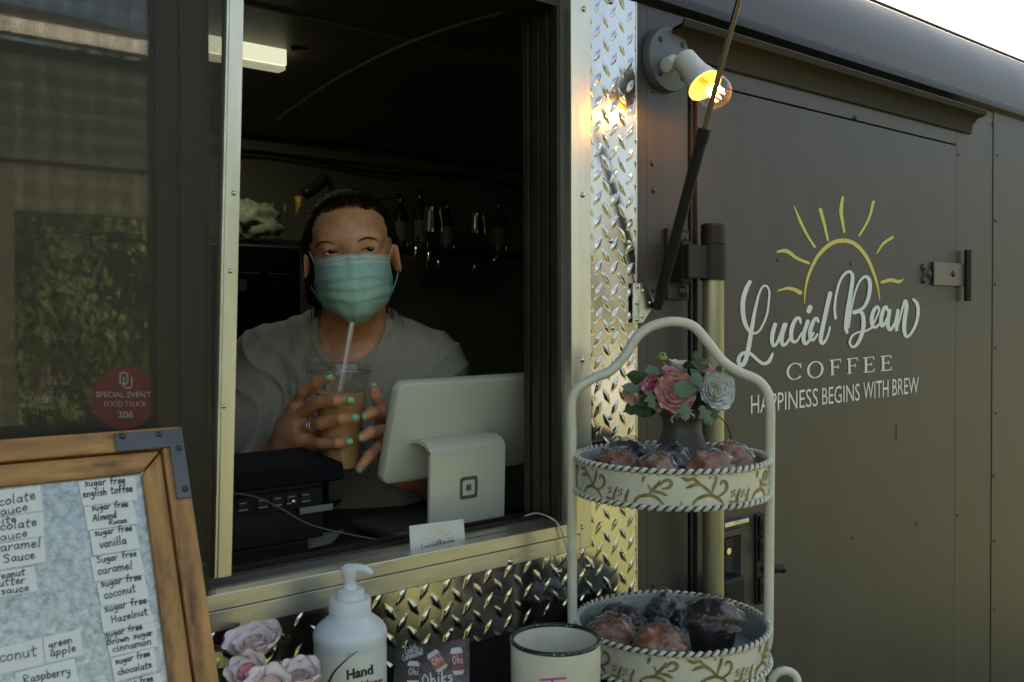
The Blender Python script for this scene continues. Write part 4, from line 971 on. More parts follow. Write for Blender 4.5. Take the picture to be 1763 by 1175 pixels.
MOT = [[(757, 1080), (775, 1050), (815, 1028), (860, 1020), (905, 1040), (928, 1068)], [(862, 1018), (835, 985), (800, 960), (765, 925), (770, 900)], [(800, 962), (760, 965), (725, 980)], [(765, 928), (725, 935), (690, 912)], [(730, 908), (690, 908)],
       [(862, 1018), (872, 985), (886, 945), (890, 910), (872, 890), (855, 900), (855, 925)], [(900, 1030), (935, 1005), (950, 975), (942, 948), (922, 942), (915, 960)],
       [(430, 1062), (450, 1035), (485, 1022), (530, 1022), (570, 1045), (598, 1078)], [(512, 1018), (530, 995), (560, 965), (575, 940)], [(530, 998), (510, 965)], [(535, 1000), (575, 1005), (612, 1022)], [(575, 965), (600, 940), (628, 938), (640, 955), (625, 978), (590, 985)],
       [(478, 945), (486, 920), (488, 900)], [(965, 1055), (1000, 1060), (1008, 1025), (1022, 985)], [(975, 1030), (978, 1024)], [(990, 1020), (988, 1012)], [(978, 1008), (976, 1000)], [(992, 1000), (990, 992)], [(694, 1070), (697, 1062)],
       [(337, 1050), (378, 1062), (388, 1025), (403, 990)], [(345, 1025), (348, 1018)], [(362, 1015), (360, 1008)], [(350, 1002), (348, 994)], [(364, 995), (362, 988)]]
motif = []
for st_ in MOT:
    pth = sm2([z2(*p) for p in st_], 4) if len(st_) > 2 else [z2(*p) for p in st_]
    motif.append([(oncyl(u, v, RT)[0] * RT, oncyl(u, v, RT)[1]) for u, v in pth])
per = abs(oncyl(*z2(860, 1018), RT)[0] - oncyl(*z2(235, 1005), RT)[0]); nrep = round(2 * math.pi / per); per2 = 2 * math.pi / nrep
print('motif repeat', nrep, per)
def tray(zt, zb, da, lbl):
    t_ = obj('tray', lathe([(RT, zb + .002), (RT + .0006, (zt + zb) / 2), (RT, zt), (RT - .0022, zt), (RT - .0022, zb + .004), (.0001, zb + .004), (.0001, zb + .001), (RT, zb + .002)], SC, 96), M['enamel'], stand, smooth='auto')
    t_['label'] = lbl
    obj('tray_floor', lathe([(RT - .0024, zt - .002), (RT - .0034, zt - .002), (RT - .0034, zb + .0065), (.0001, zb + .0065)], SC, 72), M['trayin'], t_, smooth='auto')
    rope(zt + .0005, RT + .0015, 'rope_rim', t_); rope(zb + .0015, RT + .0022, 'rope_rim', t_)
    for k in range(nrep):
        qs = []
        for pth in motif:
            w_ = [.0023 + .0022 * math.sin(math.pi * i / max(1, len(pth) - 1)) ** .8 for i in range(len(pth))]
            if len(pth) == 2: w_ = [.0020, .0024]
            qs.append(ribbon2(pth, w_))
        V2, F2 = join2(qs); V = []
        for i, (s_, z) in enumerate([(p[0], p[1]) for p in V2]):
            a = s_ / RT + k * per2 + da; zz_ = min(max(z + (zt - zt1), zb + .006), zt - .006); V.append(SP((RT + .0012 + 1e-6 * i) * math.cos(a), (RT + .0012 + 1e-6 * i) * math.sin(a), zz_))
        obj('scrollwork', (V, F2), M['antique'], t_, kind='stuff')
    return t_
tray(zt1, zb1, 0, 'upper tray carrying the flower jug')
tray(zt2, zb2, .055, 'lower tray')
for s_ in (-1, 1):
    for z_ in (zb1 + .012, zb2 + .012): obj('rivet_lug', tube([SP(s_ * (RT - .001), 0, z_), SP(s_ * (xa + .002), 0, z_)], .003, 8), M['steel'], stand)

# ------------------------------------------------------------------ wrapped muffins
M['choc'] = mat('chocolate_muffin', (0.016, 0.009, 0.008), .5, bump=.8, bscale=60, col2=(.035, .018, .014), vscale=60)
M['brown'] = mat('brown_muffin', (0.16, 0.056, 0.018), .55, bump=.8, bscale=60, col2=(.38, .145, .04), vscale=28)
M['rust'] = mat('rust_muffin', (0.10, 0.035, 0.016), .55, bump=.8, bscale=60, col2=(.25, .09, .03), vscale=28)
def blobmesh(rx, ry, rz, seed, amp, fr, n=32, m_=20, ridge=0):
    V = []; Fc = []; off = Vector((seed * 3.1, seed * 1.7, 0))
    for i in range(m_ + 1):
        th = math.pi * i / m_
        for j in range(n):
            ph = 2 * math.pi * j / n; d = Vector((math.sin(th) * math.cos(ph), math.sin(th) * math.sin(ph), math.cos(th)))
            k = 1 + amp * noise.noise(d * fr + off) + amp * .5 * noise.noise(d * fr * 2.3 + off)
            if ridge: k += ridge * (abs(noise.noise(Vector((math.atan2(d.y, d.x) * 5.5, d.z * 1.6, seed)))) ** .55 - .35) * (.35 + abs(noise.noise(d * 3 + off)))*1.6 + ridge * .5 * abs(noise.noise(d * 9 + off))
            V.append(Vector((d.x * rx * k, d.y * ry * k, d.z * rz * k * (1 if d.z > 0 else .75))))
    for i in range(m_):
        for j in range(n): l = (j + 1) % n; Fc.append((i * n + j, i * n + n + j, i * n + n + l, i * n + l))
    return V, Fc
def muffin(u0, u1, v0, v1, b, m_, lbl, seed, zfloor, tall=False, tilt=0):
    uc = (u0 + u1) / 2; rx = (u1 - u0) / 2 / FPX * b; v0 += 6; zt_ = H - (v0 - HORIZ) / FPX * b
    hgt = max(zt_ - zfloor, .02); rz = hgt / 1.75 if not tall else hgt * .5
    p = CAM + R0 * ((uc - IW / 2) / FPX * b) + F0 * b; p.z = zt_ - rz
    t_ = thing('wrapped_muffin', lbl, 'muffin', (p.x, p.y, zfloor), 'plastic wrapped muffins on the two trays')
    Mt = Matrix.Translation(p) @ Matrix.Rotation(seed * 1.1, 4, 'Z')
    if tall:
        obj('muffin_base', xf(lathe([(.0001, zfloor - p.z), (rx * .68, zfloor - p.z), (rx * .86, .002)], n=28), Matrix.Translation(p)), M['choc'], t_, smooth='auto')
        Mt = Matrix.Translation(p + Vector((0, 0, hgt * .12))); rz = hgt * .42
    elif hgt / 1.75 * 1.75 < hgt + 1: pass
    obj('muffin_top', xf(blobmesh(rx * .95, rx * .88, rz * .95, seed, .20, 2.6), Mt), M[m_], t_, smooth=True)
    obj('plastic_wrap', xf(blobmesh(rx * 1.06, rx * 1.0, rz * 1.09, seed, .20, 2.6, 72, 40, ridge=.085), Mt), M['wrap'], t_, smooth=True)
f1, f2 = zb1 + .0066, zb2 + .0066
muffin(1034, 1118, 753, 800, 1.43, 'choc', 'dark wrapped muffin at the back of the upper tray beside the near upright', 1, f1)
muffin(1016, 1104, 770, 812, 1.345, 'rust', 'reddish brown wrapped muffin at the near left of the upper tray', 2, f1)
muffin(1090, 1170, 779, 815, 1.295, 'brown', 'golden brown wrapped muffin front centre of the upper tray', 3, f1)
muffin(1112, 1196, 764, 812, 1.365, 'choc', 'dark wrapped muffin between the brown ones below the flower jug', 4, f1)
muffin(1174, 1270, 774, 815, 1.285, 'brown', 'large brown wrapped muffin front right of the upper tray', 5, f1)
muffin(1212, 1303, 763, 810, 1.365, 'brown', 'brown wrapped muffin at the far right of the upper tray', 6, f1)
muffin(1018, 1110, 1038, 1105, 1.40, 'choc', 'flat dark wrapped muffin at the back left of the lower tray', 7, f2)
muffin(1108, 1180, 1022, 1100, 1.42, 'choc', 'dark wrapped muffin at the back centre of the lower tray', 8, f2)
muffin(1176, 1276, 1032, 1115, 1.345, 'choc', 'tall upright chocolate muffin in wrap on the lower tray', 9, f2, tall=True)
muffin(1008, 1098, 1060, 1110, 1.315, 'brown', 'brown wrapped muffin with dark spots front left of the lower tray', 10, f2)
muffin(1084, 1182, 1073, 1125, 1.270, 'brown', 'orange brown wrapped muffin front centre of the lower tray', 11, f2)

# ------------------------------------------------------------------ flowers
def petal_mesh(curl=.5, point=.15, n=6, m_=9):
    """cupped petal: root at origin, grows along +z, hollow side towards -y"""
    V = []; Fc = []
    for i in range(m_ + 1):
        t_ = i / m_; w_ = (.30 + .25 * min(1, t_ * 1.8)) * max(.12, 1 - max(0, (t_ - .45) / .55) ** 2.6) ** .5
        for j in range(n + 1):
            s_ = (j / n - .5) * 2; x = s_ * w_; y = -.45 * w_ * (1 - s_ * s_) * curl * 2 + .5 * curl * math.sin(math.pi * t_) * .5
            y += .012 * math.sin(s_ * 5 + i); z = t_ * (1 - .10 * s_ * s_ * t_)
            V.append(Vector((x, -y, z)))
    for i in range(m_):
        for j in range(n): a = i * (n + 1) + j; Fc.append((a, a + 1, a + n + 2, a + n + 1))
    return V, Fc
def mk_petal(name, curl, m_):
    o = obj(name, petal_mesh(curl), m_, smooth=True); s_ = o.modifiers.new('t', 'SOLIDIFY'); s_.thickness = .02; me = o.data; return o
PC = {}
def pcol(key, c1, c2, sss=.1):
    PC[key] = mat('petal_' + key, c1, .6, col2=c2, vscale=45, thr=(.4, .6), bump=.15, bscale=200, sss=sss)
pcol('salmon', (.74, .30, .30), (.84, .56, .48)); pcol('pink', (.74, .22, .30), (.84, .46, .48)); pcol('magenta', (.55, .06, .20), (.68, .16, .32))
pcol('cream', (.74, .72, .68), (.82, .80, .76)); pcol('blush', (.66, .40, .34), (.74, .55, .48)); pcol('palepink', (.84, .66, .62), (.88, .79, .74)); pcol('lilac', (.56, .36, .48), (.66, .5, .6))
PM = {}
def petal_data(curl, key):
    k = (round(curl, 2), key)
    if k not in PM:
        o = obj('petal', petal_mesh(curl), PC[key], smooth=True)
        # thickness baked in so that copies stay cheap
        V = [v.co.copy() for v in o.data.vertices]; N = [v.normal.copy() for v in o.data.vertices]; n = len(V)
        Fc = [tuple(p.vertices) for p in o.data.polygons]
        me = bpy.data.meshes.new('petal'); me.from_pydata(V + [v - q * .018 for v, q in zip(V, N)], [], Fc + [tuple(reversed([i + n for i in f])) for f in Fc])
        me.materials.append(PC[key]); me.polygons.foreach_set('use_smooth', [True] * len(me.polygons)); me.update()
        bpy.data.objects.remove(o); PM[k] = me
    return PM[k]
def flower(par, ctr, nrm, R_, key, key2=None, layers=5, closed=0.0, seed=0, name='flower', centre=None):
    rg = random.Random(seed); nrm = nrm.normalized(); x, y = frame_of(nrm)
    core = obj(name, lathe([(.0001, -R_ * .30), (R_ * .20, -R_ * .22), (R_ * .24, -.02 * R_), (R_ * .14, R_ * .14), (.0001, R_ * .17)], ctr, 14, axis=nrm), centre or PC[key], par, smooth=True)
    for L_ in range(layers):
        f = L_ / max(1, layers - 1); npet = 6 + L_ // 2; ln = R_ * (.42 + .70 * f); tilt = math.radians((8 + 62 * f * (1 - closed)) + rg.uniform(-5, 5)); rad = R_ * (.04 + .20 * f)
        for k in range(npet):
            a = 2 * math.pi * (k + .5 * (L_ % 2) + rg.uniform(-.12, .12)) / npet; rd = x * math.cos(a) + y * math.sin(a)
            up_ = (nrm * math.cos(tilt) + rd * math.sin(tilt)).normalized(); out = (rd * math.cos(tilt) - nrm * math.sin(tilt)).normalized(); sx = up_.cross(out).normalized()
            s_ = ln * rg.uniform(.92, 1.08); wd_ = 1.25 if L_ else 1.0
            Mt = Matrix((sx * s_ * wd_, -out * s_ * -1, up_ * s_)).transposed().to_4x4(); Mt.translation = ctr - nrm * R_ * .28 + rd * rad
            inst('petal', petal_data(.55 - .15 * f, key2 if (key2 and f > .55) else key), core, M=Mt)
    return core
M['gleaf'] = mat('grey_green_leaf', (.10, .16, .095), .6, col2=(.17, .235, .15), vscale=40, bump=.2)
M['dleaf'] = mat('dark_leaf', (.022, .05, .014), .55, col2=(.05, .085, .022), vscale=40)
M['bud'] = mat('bud_green', (.20, .27, .04), .5, col2=(.33, .38, .08), vscale=60)
def leaf_mesh(lob=0):
    V = []; Fc = []; n = 9
    for i in range(n + 1):
        t_ = i / n; w_ = .30 * math.sin(math.pi * t_ ** .85) * (1 + lob * .45 * math.sin(t_ * 19)); V += [Vector((-w_, .10 * w_ + .10 * math.sin(t_ * 3), t_)), Vector((0, -.03 + .10 * math.sin(t_ * 3), t_)), Vector((w_, .10 * w_ + .10 * math.sin(t_ * 3), t_))]
    for i in range(n): Fc += [(3 * i, 3 * i + 1, 3 * i + 4, 3 * i + 3), (3 * i + 1, 3 * i + 2, 3 * i + 5, 3 * i + 4)]
    k = len(V); return V + [v + Vector((0, .012, 0)) for v in V], Fc + [tuple(reversed([q + k for q in f])) for f in Fc]
LM = {}
for nm_, lob, m_ in (('g', 0, 'gleaf'), ('gl', 1, 'gleaf'), ('d', 0, 'dleaf'), ('dl', 1, 'dleaf')):
    o = obj('leaf', leaf_mesh(lob), M[m_], smooth=True); LM[nm_] = o.data; bpy.data.objects.remove(o)
def leaf(par, p0, p1, wd_, kind, face=None):
    d = p1 - p0; L_ = d.length; up_ = d.normalized(); fv = (face or (CAM - p0).normalized()); sx = up_.cross(fv).normalized(); yy = sx.cross(up_)
    # leaf plane spanned by sx (width) and up_ (length); yy faces away from the viewer
    Mt = Matrix((sx * L_ * wd_, up_.cross(sx).normalized() * L_ , up_ * L_)).transposed().to_4x4(); Mt.translation = p0
    inst('leaf', LM[kind], par, M=Mt)
# jug
JB = 1.425
jc = CAM + R0 * ((1174 - IW / 2) / FPX * JB) + F0 * JB; jz0 = f1 + .0005
def jz(v): return H - (v - HORIZ) / FPX * JB
def ju(w_): return w_ / 2 / FPX * JB
jug = obj('flower_jug', lathe([(.0001, jz0), (ju(84), jz0), (ju(86), jz(782)), (ju(78), jz(760)), (ju(66), jz(738)), (ju(64), jz(733)), (ju(70), jz(722)), (ju(88), jz(704)), (ju(90), jz(702)), (ju(84), jz(702)), (ju(60), jz(730)), (ju(60), jz(775)), (.0001, jz(775))], Vector((jc.x, jc.y, 0)), 48), M['pewter'], smooth='auto')
tag(jug, 'small flared pewter jug standing in the upper tray', 'jug')
hw = [pd(1214, 712, JB), pd(1233, 715, JB), pd(1250, 730, JB), pd(1258, 755, JB), pd(1250, 776, JB), pd(1225, 790, JB)]
obj('jug_handle', tube(smoothpath(hw, 5), .0009, 8), M['black'], jug, smooth=True)
bq = thing('bouquet', 'mixed bouquet of pink salmon and white ranunculus in the pewter jug', 'bouquet', (jc.x, jc.y, jz(740)))
def q6(x, y): return (1040 + x / 6.529, 600 + y / 6.529)
def n6(u, v, db=0): return pd(*q6(u, v), JB + db)
def dirv(a, b, c): return R0 * a + Z0 * b - F0 * c
flower(bq, n6(805, 500, -.035), dirv(-.05, .22, 1), .0275, 'salmon', 'salmon', 7, .42, 1)
flower(bq, n6(1250, 470, -.035), dirv(.3, .25, 1), .0255, 'cream', 'cream', 6, .25, 2, centre=M['bud'])
flower(bq, n6(1190, 300, 0), dirv(.4, .9, .3), .022, 'pink', 'salmon', 5, .35, 3)
flower(bq, n6(850, 210, .012), dirv(.1, 1, .1), .018, 'cream', 'cream', 4, .5, 4)
flower(bq, n6(735, 285, -.01), dirv(.1, .9, .5), .0135, 'magenta', 'pink', 4, .5, 5)
flower(bq, n6(560, 415, -.01), dirv(-.6, .2, .5), .0165, 'magenta', 'pink', 4, .55, 6)
flower(bq, n6(330, 520, -.01), dirv(-.7, -.5, .5), .0155, 'blush', 'blush', 4, .5, 7)
flower(bq, n6(375, 425, 0), dirv(-.4, .6, .3), .011, 'lilac', 'pink', 3, .5, 8)
flower(bq, n6(870, 750, -.03), dirv(.1, -.9, .5), .0165, 'blush', 'cream', 3, .35, 9)
flower(bq, n6(650, 655, -.02), dirv(-.3, -.9, .4), .0120, 'blush', 'blush', 3, .35, 10)
flower(bq, n6(1320, 610, -.03), dirv(.5, -.5, .8), .0125, 'cream', 'cream', 3, .2, 12)
bud = obj('bud', blobmesh(.0085, .0085, .0085, 3, .1, 2, 16, 10), M['bud'], bq, smooth=True); bud.location = n6(648, 105); 
obj('bud_stem', tube(smoothpath([n6(650, 130), n6(690, 190), n6(715, 240), n6(760, 400, .01), n6(800, 740, .01)], 4), .0012, 6), M['bud'], bq)
for k in range(5):
    a = k * 72; leaf(bq, n6(650 + 10 * math.cos(a), 145, -.004), n6(650 + 55 * math.cos(math.radians(a)), 60, -.004 + .006 * math.sin(math.radians(a))), .9, 'gl' if k % 2 else 'd')
LV = [('gl', 400, 480, 180, 420, .8), ('d', 450, 330, 250, 300, 1), ('d', 520, 320, 300, 370, 1), ('g', 620, 300, 480, 180, .8), ('gl', 560, 250, 460, 250, 1), ('d', 600, 520, 380, 640, .9), ('dl', 500, 600, 200, 720, .9), ('gl', 500, 470, 560, 690, .9),
      ('dl', 560, 600, 330, 740, 1.2), ('d', 560, 640, 440, 780, 1.2), ('g', 1000, 260, 1080, 440, 1.1), ('g', 760, 450, 1060, 470, 1.15), ('gl', 840, 310, 960, 400, .9), ('g', 1060, 140, 1020, 30, 1), ('g', 1060, 250, 1110, 120, 2.0), ('g', 1130, 190, 1100, 110, 1.2), ('d', 960, 230, 920, 150, 1.4),
      ('g', 1250, 260, 1330, 210, 1.2), ('d', 1330, 340, 1450, 300, 1.6), ('d', 1340, 360, 1420, 430, 1.5), ('d', 1380, 560, 1440, 630, 1.2), ('dl', 950, 560, 1240, 660, 1), ('dl', 900, 600, 1230, 600, .9), ('gl', 1080, 640, 1210, 880, .8), ('gl', 1150, 640, 1240, 830, .9), ('gl', 900, 600, 920, 830, .9),
      ('d', 760, 700, 780, 890, 1), ('dl', 1100, 560, 1000, 720, 1), ('d', 1040, 520, 1150, 600, 1.2), ('g', 1180, 520, 1250, 590, 1), ('gl', 1220, 680, 1260, 820, 1), ('d', 620, 440, 700, 560, .9), ('d', 350, 430, 440, 520, 1.2), ('d', 540, 480, 620, 640, 1.2),
      ('d', 1000, 560, 900, 700, 1.2), ('d', 560, 560, 420, 560, 1), ('g', 1050, 300, 960, 230, 1), ('d', 880, 640, 700, 760, 1.3), ('d', 1180, 380, 1060, 300, 1.0), ('d', 700, 380, 560, 300, 1)]
for k, (kd, x0, y0, x1, y1, w_) in enumerate(LV):
    db = (-.058 if kd[0] == 'g' else -.03) + .03 * ((k * 7) % 5) / 5; tip = -.012 if k % 3 else .012
    if kd[0] == 'd': db += .012
    leaf(bq, n6(x0, y0, db), n6(x1, y1, db + tip), w_, kd)
for k in range(9):
    a = k * .7; obj('stem', tube([pd(1174 + 10 * math.cos(a), 755, JB), pd(1172 + 26 * math.cos(a), 700, JB + .012 * math.sin(a)), pd(1165 + 55 * math.cos(a), 668, JB + .03 * math.sin(a))], .0013, 6), M['dleaf'], bq)
# blooms at the foot of the menu board
b2 = thing('silk_flowers', 'pale pink silk blooms beside the menu board and sanitizer bottle', 'flowers', (pd(460, 1200, 1.05).x, pd(460, 1200, 1.05).y, zC))
pt = lambda u, v, b=1.05: pd(u, v, b)
flower(b2, pt(438, 1112, 1.04), dirv(-.1, .95, .25), .029, 'blush', 'palepink', 4, .30, 21)
flower(b2, pt(428, 1160, 1.00), dirv(-.1, .75, .6), .022, 'pink', 'palepink', 4, .50, 22)
flower(b2, pt(515, 1172, 1.01), dirv(.1, .95, .3), .027, 'blush', 'palepink', 4, .60, 23)
flower(b2, pt(462, 1190, .98), dirv(0, .8, .6), .024, 'blush', 'palepink', 3, .4, 24)
flower(b2, pt(396, 1105, 1.09), dirv(-.5, .7, .2), .020, 'lilac', 'pink', 4, .4, 25)  # darker bloom put in for what is mostly a mirrored one
for (x0, y0, x1, y1, w_) in ((425, 1125, 475, 1122, .9), (430, 1130, 400, 1122, 1), (445, 1128, 452, 1150, 1), (385, 1150, 372, 1175, 1.4), (400, 1150, 388, 1180, 1.2), (400, 1180, 370, 1160, 1.2), (500, 1180, 490, 1165, 1), (470, 1150, 490, 1172, 1)):
    leaf(b2, pt(x0, y0, 1.05), pt(x1, y1, 1.045), w_, 'd')
for (u, v) in ((440, 1115), (430, 1165), (515, 1178), (396, 1112)):
    q = pt(u, v, 1.045); obj('stem', tube([q, Vector((q.x, q.y, zC + .001))], .0018, 6), M['dleaf'], b2)

# ------------------------------------------------------------------ sanitizer bottle
BB = 1.115
def bz_(v): return H - (v - HORIZ) / FPX * BB
bc_ = CAM + R0 * ((599.5 - IW / 2) / FPX * BB) + F0 * BB; bc_.z = 0
rb = 63 / FPX * BB
bprof = [(.0001, zC), (rb * .95, zC), (rb * .985, zC + .006), (rb * .985, bz_(1106)), (rb * 1.0, bz_(1102)), (rb * 1.01, bz_(1092)), (rb * .99, bz_(1085)), (rb * .86, bz_(1074)), (rb * .62, bz_(1062)), (rb * .55, bz_(1057)), (rb * .50, bz_(1052)), (rb * .45, bz_(1050))]
bot = thing('sanitizer_bottle', 'white hand sanitizer pump bottle in front of the tread plate', 'bottle', (bc_.x, bc_.y, zC))
obj('body', lathe(bprof, bc_, 64), M['bottle'], bot, smooth='auto')
lz_t = bz_(1112); lz_b = zC + .03
lab = obj('label_sleeve', lathe([(rb * .992, lz_b), (rb * .992, lz_t)], bc_, 64), M['label'], bot, smooth=True)
obj('pump_collar', lathe([(rb * .50, bz_(1060)), (rb * .575, bz_(1058)), (rb * .575, bz_(1034)), (rb * .55, bz_(1031)), (rb * .40, bz_(1030)), (rb * .39, bz_(1018)), (rb * .34, bz_(1015)), (rb * .20, bz_(1014)), (rb * .18, bz_(1006)), (.001, bz_(1006))], bc_, 40), M['bottle'], bot, smooth='auto')
obj('pump_head', join(lathe([(rb * .15, bz_(1014)), (rb * .17, bz_(1000)), (rb * .22, bz_(990)), (rb * .26, bz_(983)), (rb * .25, bz_(977)), (.0001, bz_(975))], bc_, 28)), M['bottle'], bot, smooth='auto')
sp = [bc_ + R0 * (x / FPX * BB) - F0 * (x * .12 / FPX * BB) + Z0 * bz_(v) for x, v in ((-8, 981), (14, 979), (28, 981), (39, 988))]
obj('nozzle', tube(smoothpath(sp, 5), [.0058] * 6 + [.0052] * 5 + [.0040] * 3 + [.0028] * 2, 12), M['bottle'], bot, smooth='auto')
def onbot(rad):
    def fn(u, v):
        d = ray(u, v); o = CAM - bc_; a = d.x ** 2 + d.y ** 2; b = 2 * (o.x * d.x + o.y * d.y); c = o.x ** 2 + o.y ** 2 - rad ** 2; q = max(0, b * b - 4 * a * c)
        return CAM + d * ((-b - math.sqrt(q)) / (2 * a))
    return fn
decal('printed_word', font_px('Hand', (597, 1171), (643, 1160), (596, 1154), (642, 1144), .045), onbot(rb * .995), M['print'], bot)
decal('printed_word', font_px('Sanitizer', (596, 1196), (659, 1180), (596, 1177), (659, 1163), .045), onbot(rb * .995), M['printred'], bot)
decal('printed_patch', ([(546, 1118), (568, 1122), (600, 1124), (612, 1122), (590, 1139), (574, 1157), (565, 1178), (548, 1178)], [tuple(range(8))]), onbot(rb * .9935), mat('label_grey_print', (.40, .41, .39), .5, col2=(.52, .52, .48), vscale=120), bot)  # grey speckled area printed on the label
sw = sm2([(566, 1175), (575, 1158), (590, 1142), (606, 1128), (620, 1120)], 5)
decal('printed_swoosh', ribbon2(sw, [4.5 - 3.4 * i / (len(sw) - 1) for i in range(len(sw))]), onbot(rb * .995), M['print'], bot)

# ------------------------------------------------------------------ enamel crock
KB = 1.09; kc_ = CAM + R0 * ((955 - IW / 2) / FPX * KB) + F0 * KB; kc_.z = 0; rk = 79 / FPX * KB * .985
zk = H - (1104 - HORIZ) / FPX * KB
ck = thing('enamel_crock', 'cream enamel crock with a chipped dark rim before the stand', 'crock', (kc_.x, kc_.y, zC))
obj('body', lathe([(.0001, zC), (rk * .94, zC), (rk * .97, zC + .004), (rk, zk), (rk - .0025, zk), (rk - .004, zC + .004), (.0001, zC + .004)], kc_, 72), M['enamel'], ck, smooth='auto')
obj('rim', lathe([(rk - .0015 + .0026 * math.cos(math.radians(a)), zk + .0026 * math.sin(math.radians(a))) for a in range(0, 361, 30)], kc_, 72), mat('chipped_rim', (0.012, 0.014, 0.014), .3, col2=(.35, .38, .34), vscale=260, thr=(.62, .66)), ck, smooth=True)
def onck(u, v):
    d = ray(u, v); o = CAM - kc_; rad = rk + .0006; a = d.x ** 2 + d.y ** 2; b = 2 * (o.x * d.x + o.y * d.y); c = o.x ** 2 + o.y ** 2 - rad ** 2; q = max(0, b * b - 4 * a * c)
    return CAM + d * ((-b - math.sqrt(q)) / (2 * a))
decal('written_mark', ribbon2([(931, 1171), (950, 1170), (973, 1168)], 4.2), onck, M['magenta'], ck)
decal('written_mark', ribbon2([(951, 1172), (950, 1200)], 4.2), lambda u, v: onck(u, v) + (CAM - kc_).normalized() * .0003, M['magenta'], ck)

# ------------------------------------------------------------------ flyer
FB = [(683, 1116, 1.17), (808, 1100, 1.215), (822, 1215, 1.12), (672, 1235, 1.075)]
FP = [pd(u, v, b) for u, v, b in FB]; FP[2] = FP[1] + (FP[3] - FP[0]) * 1.0 + R0 * .004
dn = (FP[3] - FP[0]).normalized(); tz = (FP[0].z - zC) / -dn.z
FP[3] = FP[0] + dn * tz; FP[2] = FP[1] + dn * tz; FP[2].z = FP[3].z = zC + .001
fn_ = (FP[1] - FP[0]).cross(FP[3] - FP[0]).normalized()
if fn_.dot(CAM - FP[0]) < 0: fn_ = -fn_
fly = thing('flyer', 'dark drinks flyer with orange cans leaning below the tread plate', 'flyer', (FP[3].x, FP[3].y, zC))
Pb = [p - fn_ * .003 for p in FP]
obj('board', hexa([FP[3], FP[2], FP[1], FP[0], Pb[3], Pb[2], Pb[1], Pb[0]]), M['flyer'], fly)
Pc = [p + fn_ * .0012 for p in FP]; Pd_ = [p + fn_ * .0022 for p in FP]
obj('clear_cover', hexa([Pd_[3], Pd_[2], Pd_[1], Pd_[0], Pc[3], Pc[2], Pc[1], Pc[0]]), glassy('acrylic', (.97, .97, .96), .05, .0), fly)
def onfly(o_): return lambda u, v: hp(u, v, FP[0] + fn_ * o_, fn_)
def c7(x, y): return (640 + x / 7.346, 1040 + y / 7.346)
decal('printed_word', hand_text('Lightly', *c7(430, 640), *c7(600, 590), 7, 1.1), onfly(.0004), M['white'], fly)
decal('printed_word', hand_text('Carbonated!', *c7(400, 722), *c7(660, 632), 6, 1.1), onfly(.0004), M['white'], fly)
def can(cx, cy, w_, h_, ang_, mc):
    c_, s_ = math.cos(math.radians(ang_)), math.sin(math.radians(ang_)); T_ = lambda a, b: c7(cx + a * c_ - b * s_, cy + a * s_ + b * c_)
    body = [T_(-w_ * .38, -h_ / 2), T_(w_ * .38, -h_ / 2), T_(w_ / 2, -h_ * .38), T_(w_ / 2, h_ * .40), T_(w_ * .36, h_ / 2), T_(-w_ * .36, h_ / 2), T_(-w_ / 2, h_ * .40), T_(-w_ / 2, -h_ * .38)]
    k = decal('printed_can', (body, [tuple(range(8))]), onfly(.0003), M['white'], fly)
    mid = [T_(-w_ / 2, -h_ * .28), T_(w_ / 2, -h_ * .28), T_(w_ / 2, h_ * .34), T_(-w_ / 2, h_ * .34)]
    decal('printed_band', (mid, [(0, 1, 2, 3)]), onfly(.0005), mc, k)
    x0, y0 = -w_ * .42, h_ * .10; x1, y1 = w_ * .48, h_ * .10
    a_, b_ = (cx + x0 * c_ - y0 * s_, cy + x0 * s_ + y0 * c_), (cx + x1 * c_ - y1 * s_, cy + x1 * s_ + y1 * c_)
    decal('printed_word', hand_text('Ohi', *c7(*a_), *c7(*b_), h_ * .17 / 7.3, 1.5), onfly(.0008), M['white'], k)
can(525, 870, 150, 290, 2, M['candark']); can(828, 722, 165, 270, -33, M['orange']); can(1085, 725, 150, 345, -6, M['canred'])
rr_ = []
for k in range(17):
    a = math.radians(-90 - 80 + k * 10); r0_, r1_ = 150, 230 + 60 * ((k * 5) % 3); rr_.append(ribbon2([c7(860 + r0_ * math.cos(a) * 1.2, 1020 + r0_ * math.sin(a)), c7(860 + r1_ * math.cos(a) * 1.1, 1020 + r1_ * math.sin(a))], .5))
decal('printed_rays', join2(rr_), onfly(.0002), mat('print_grey', (.35, .34, .32), .5), fly)
decal('printed_word', hand_text('Ohiks', *c7(640, 1040), *c7(1040, 985), 11, 2.6), onfly(.0009), M['white'], fly)

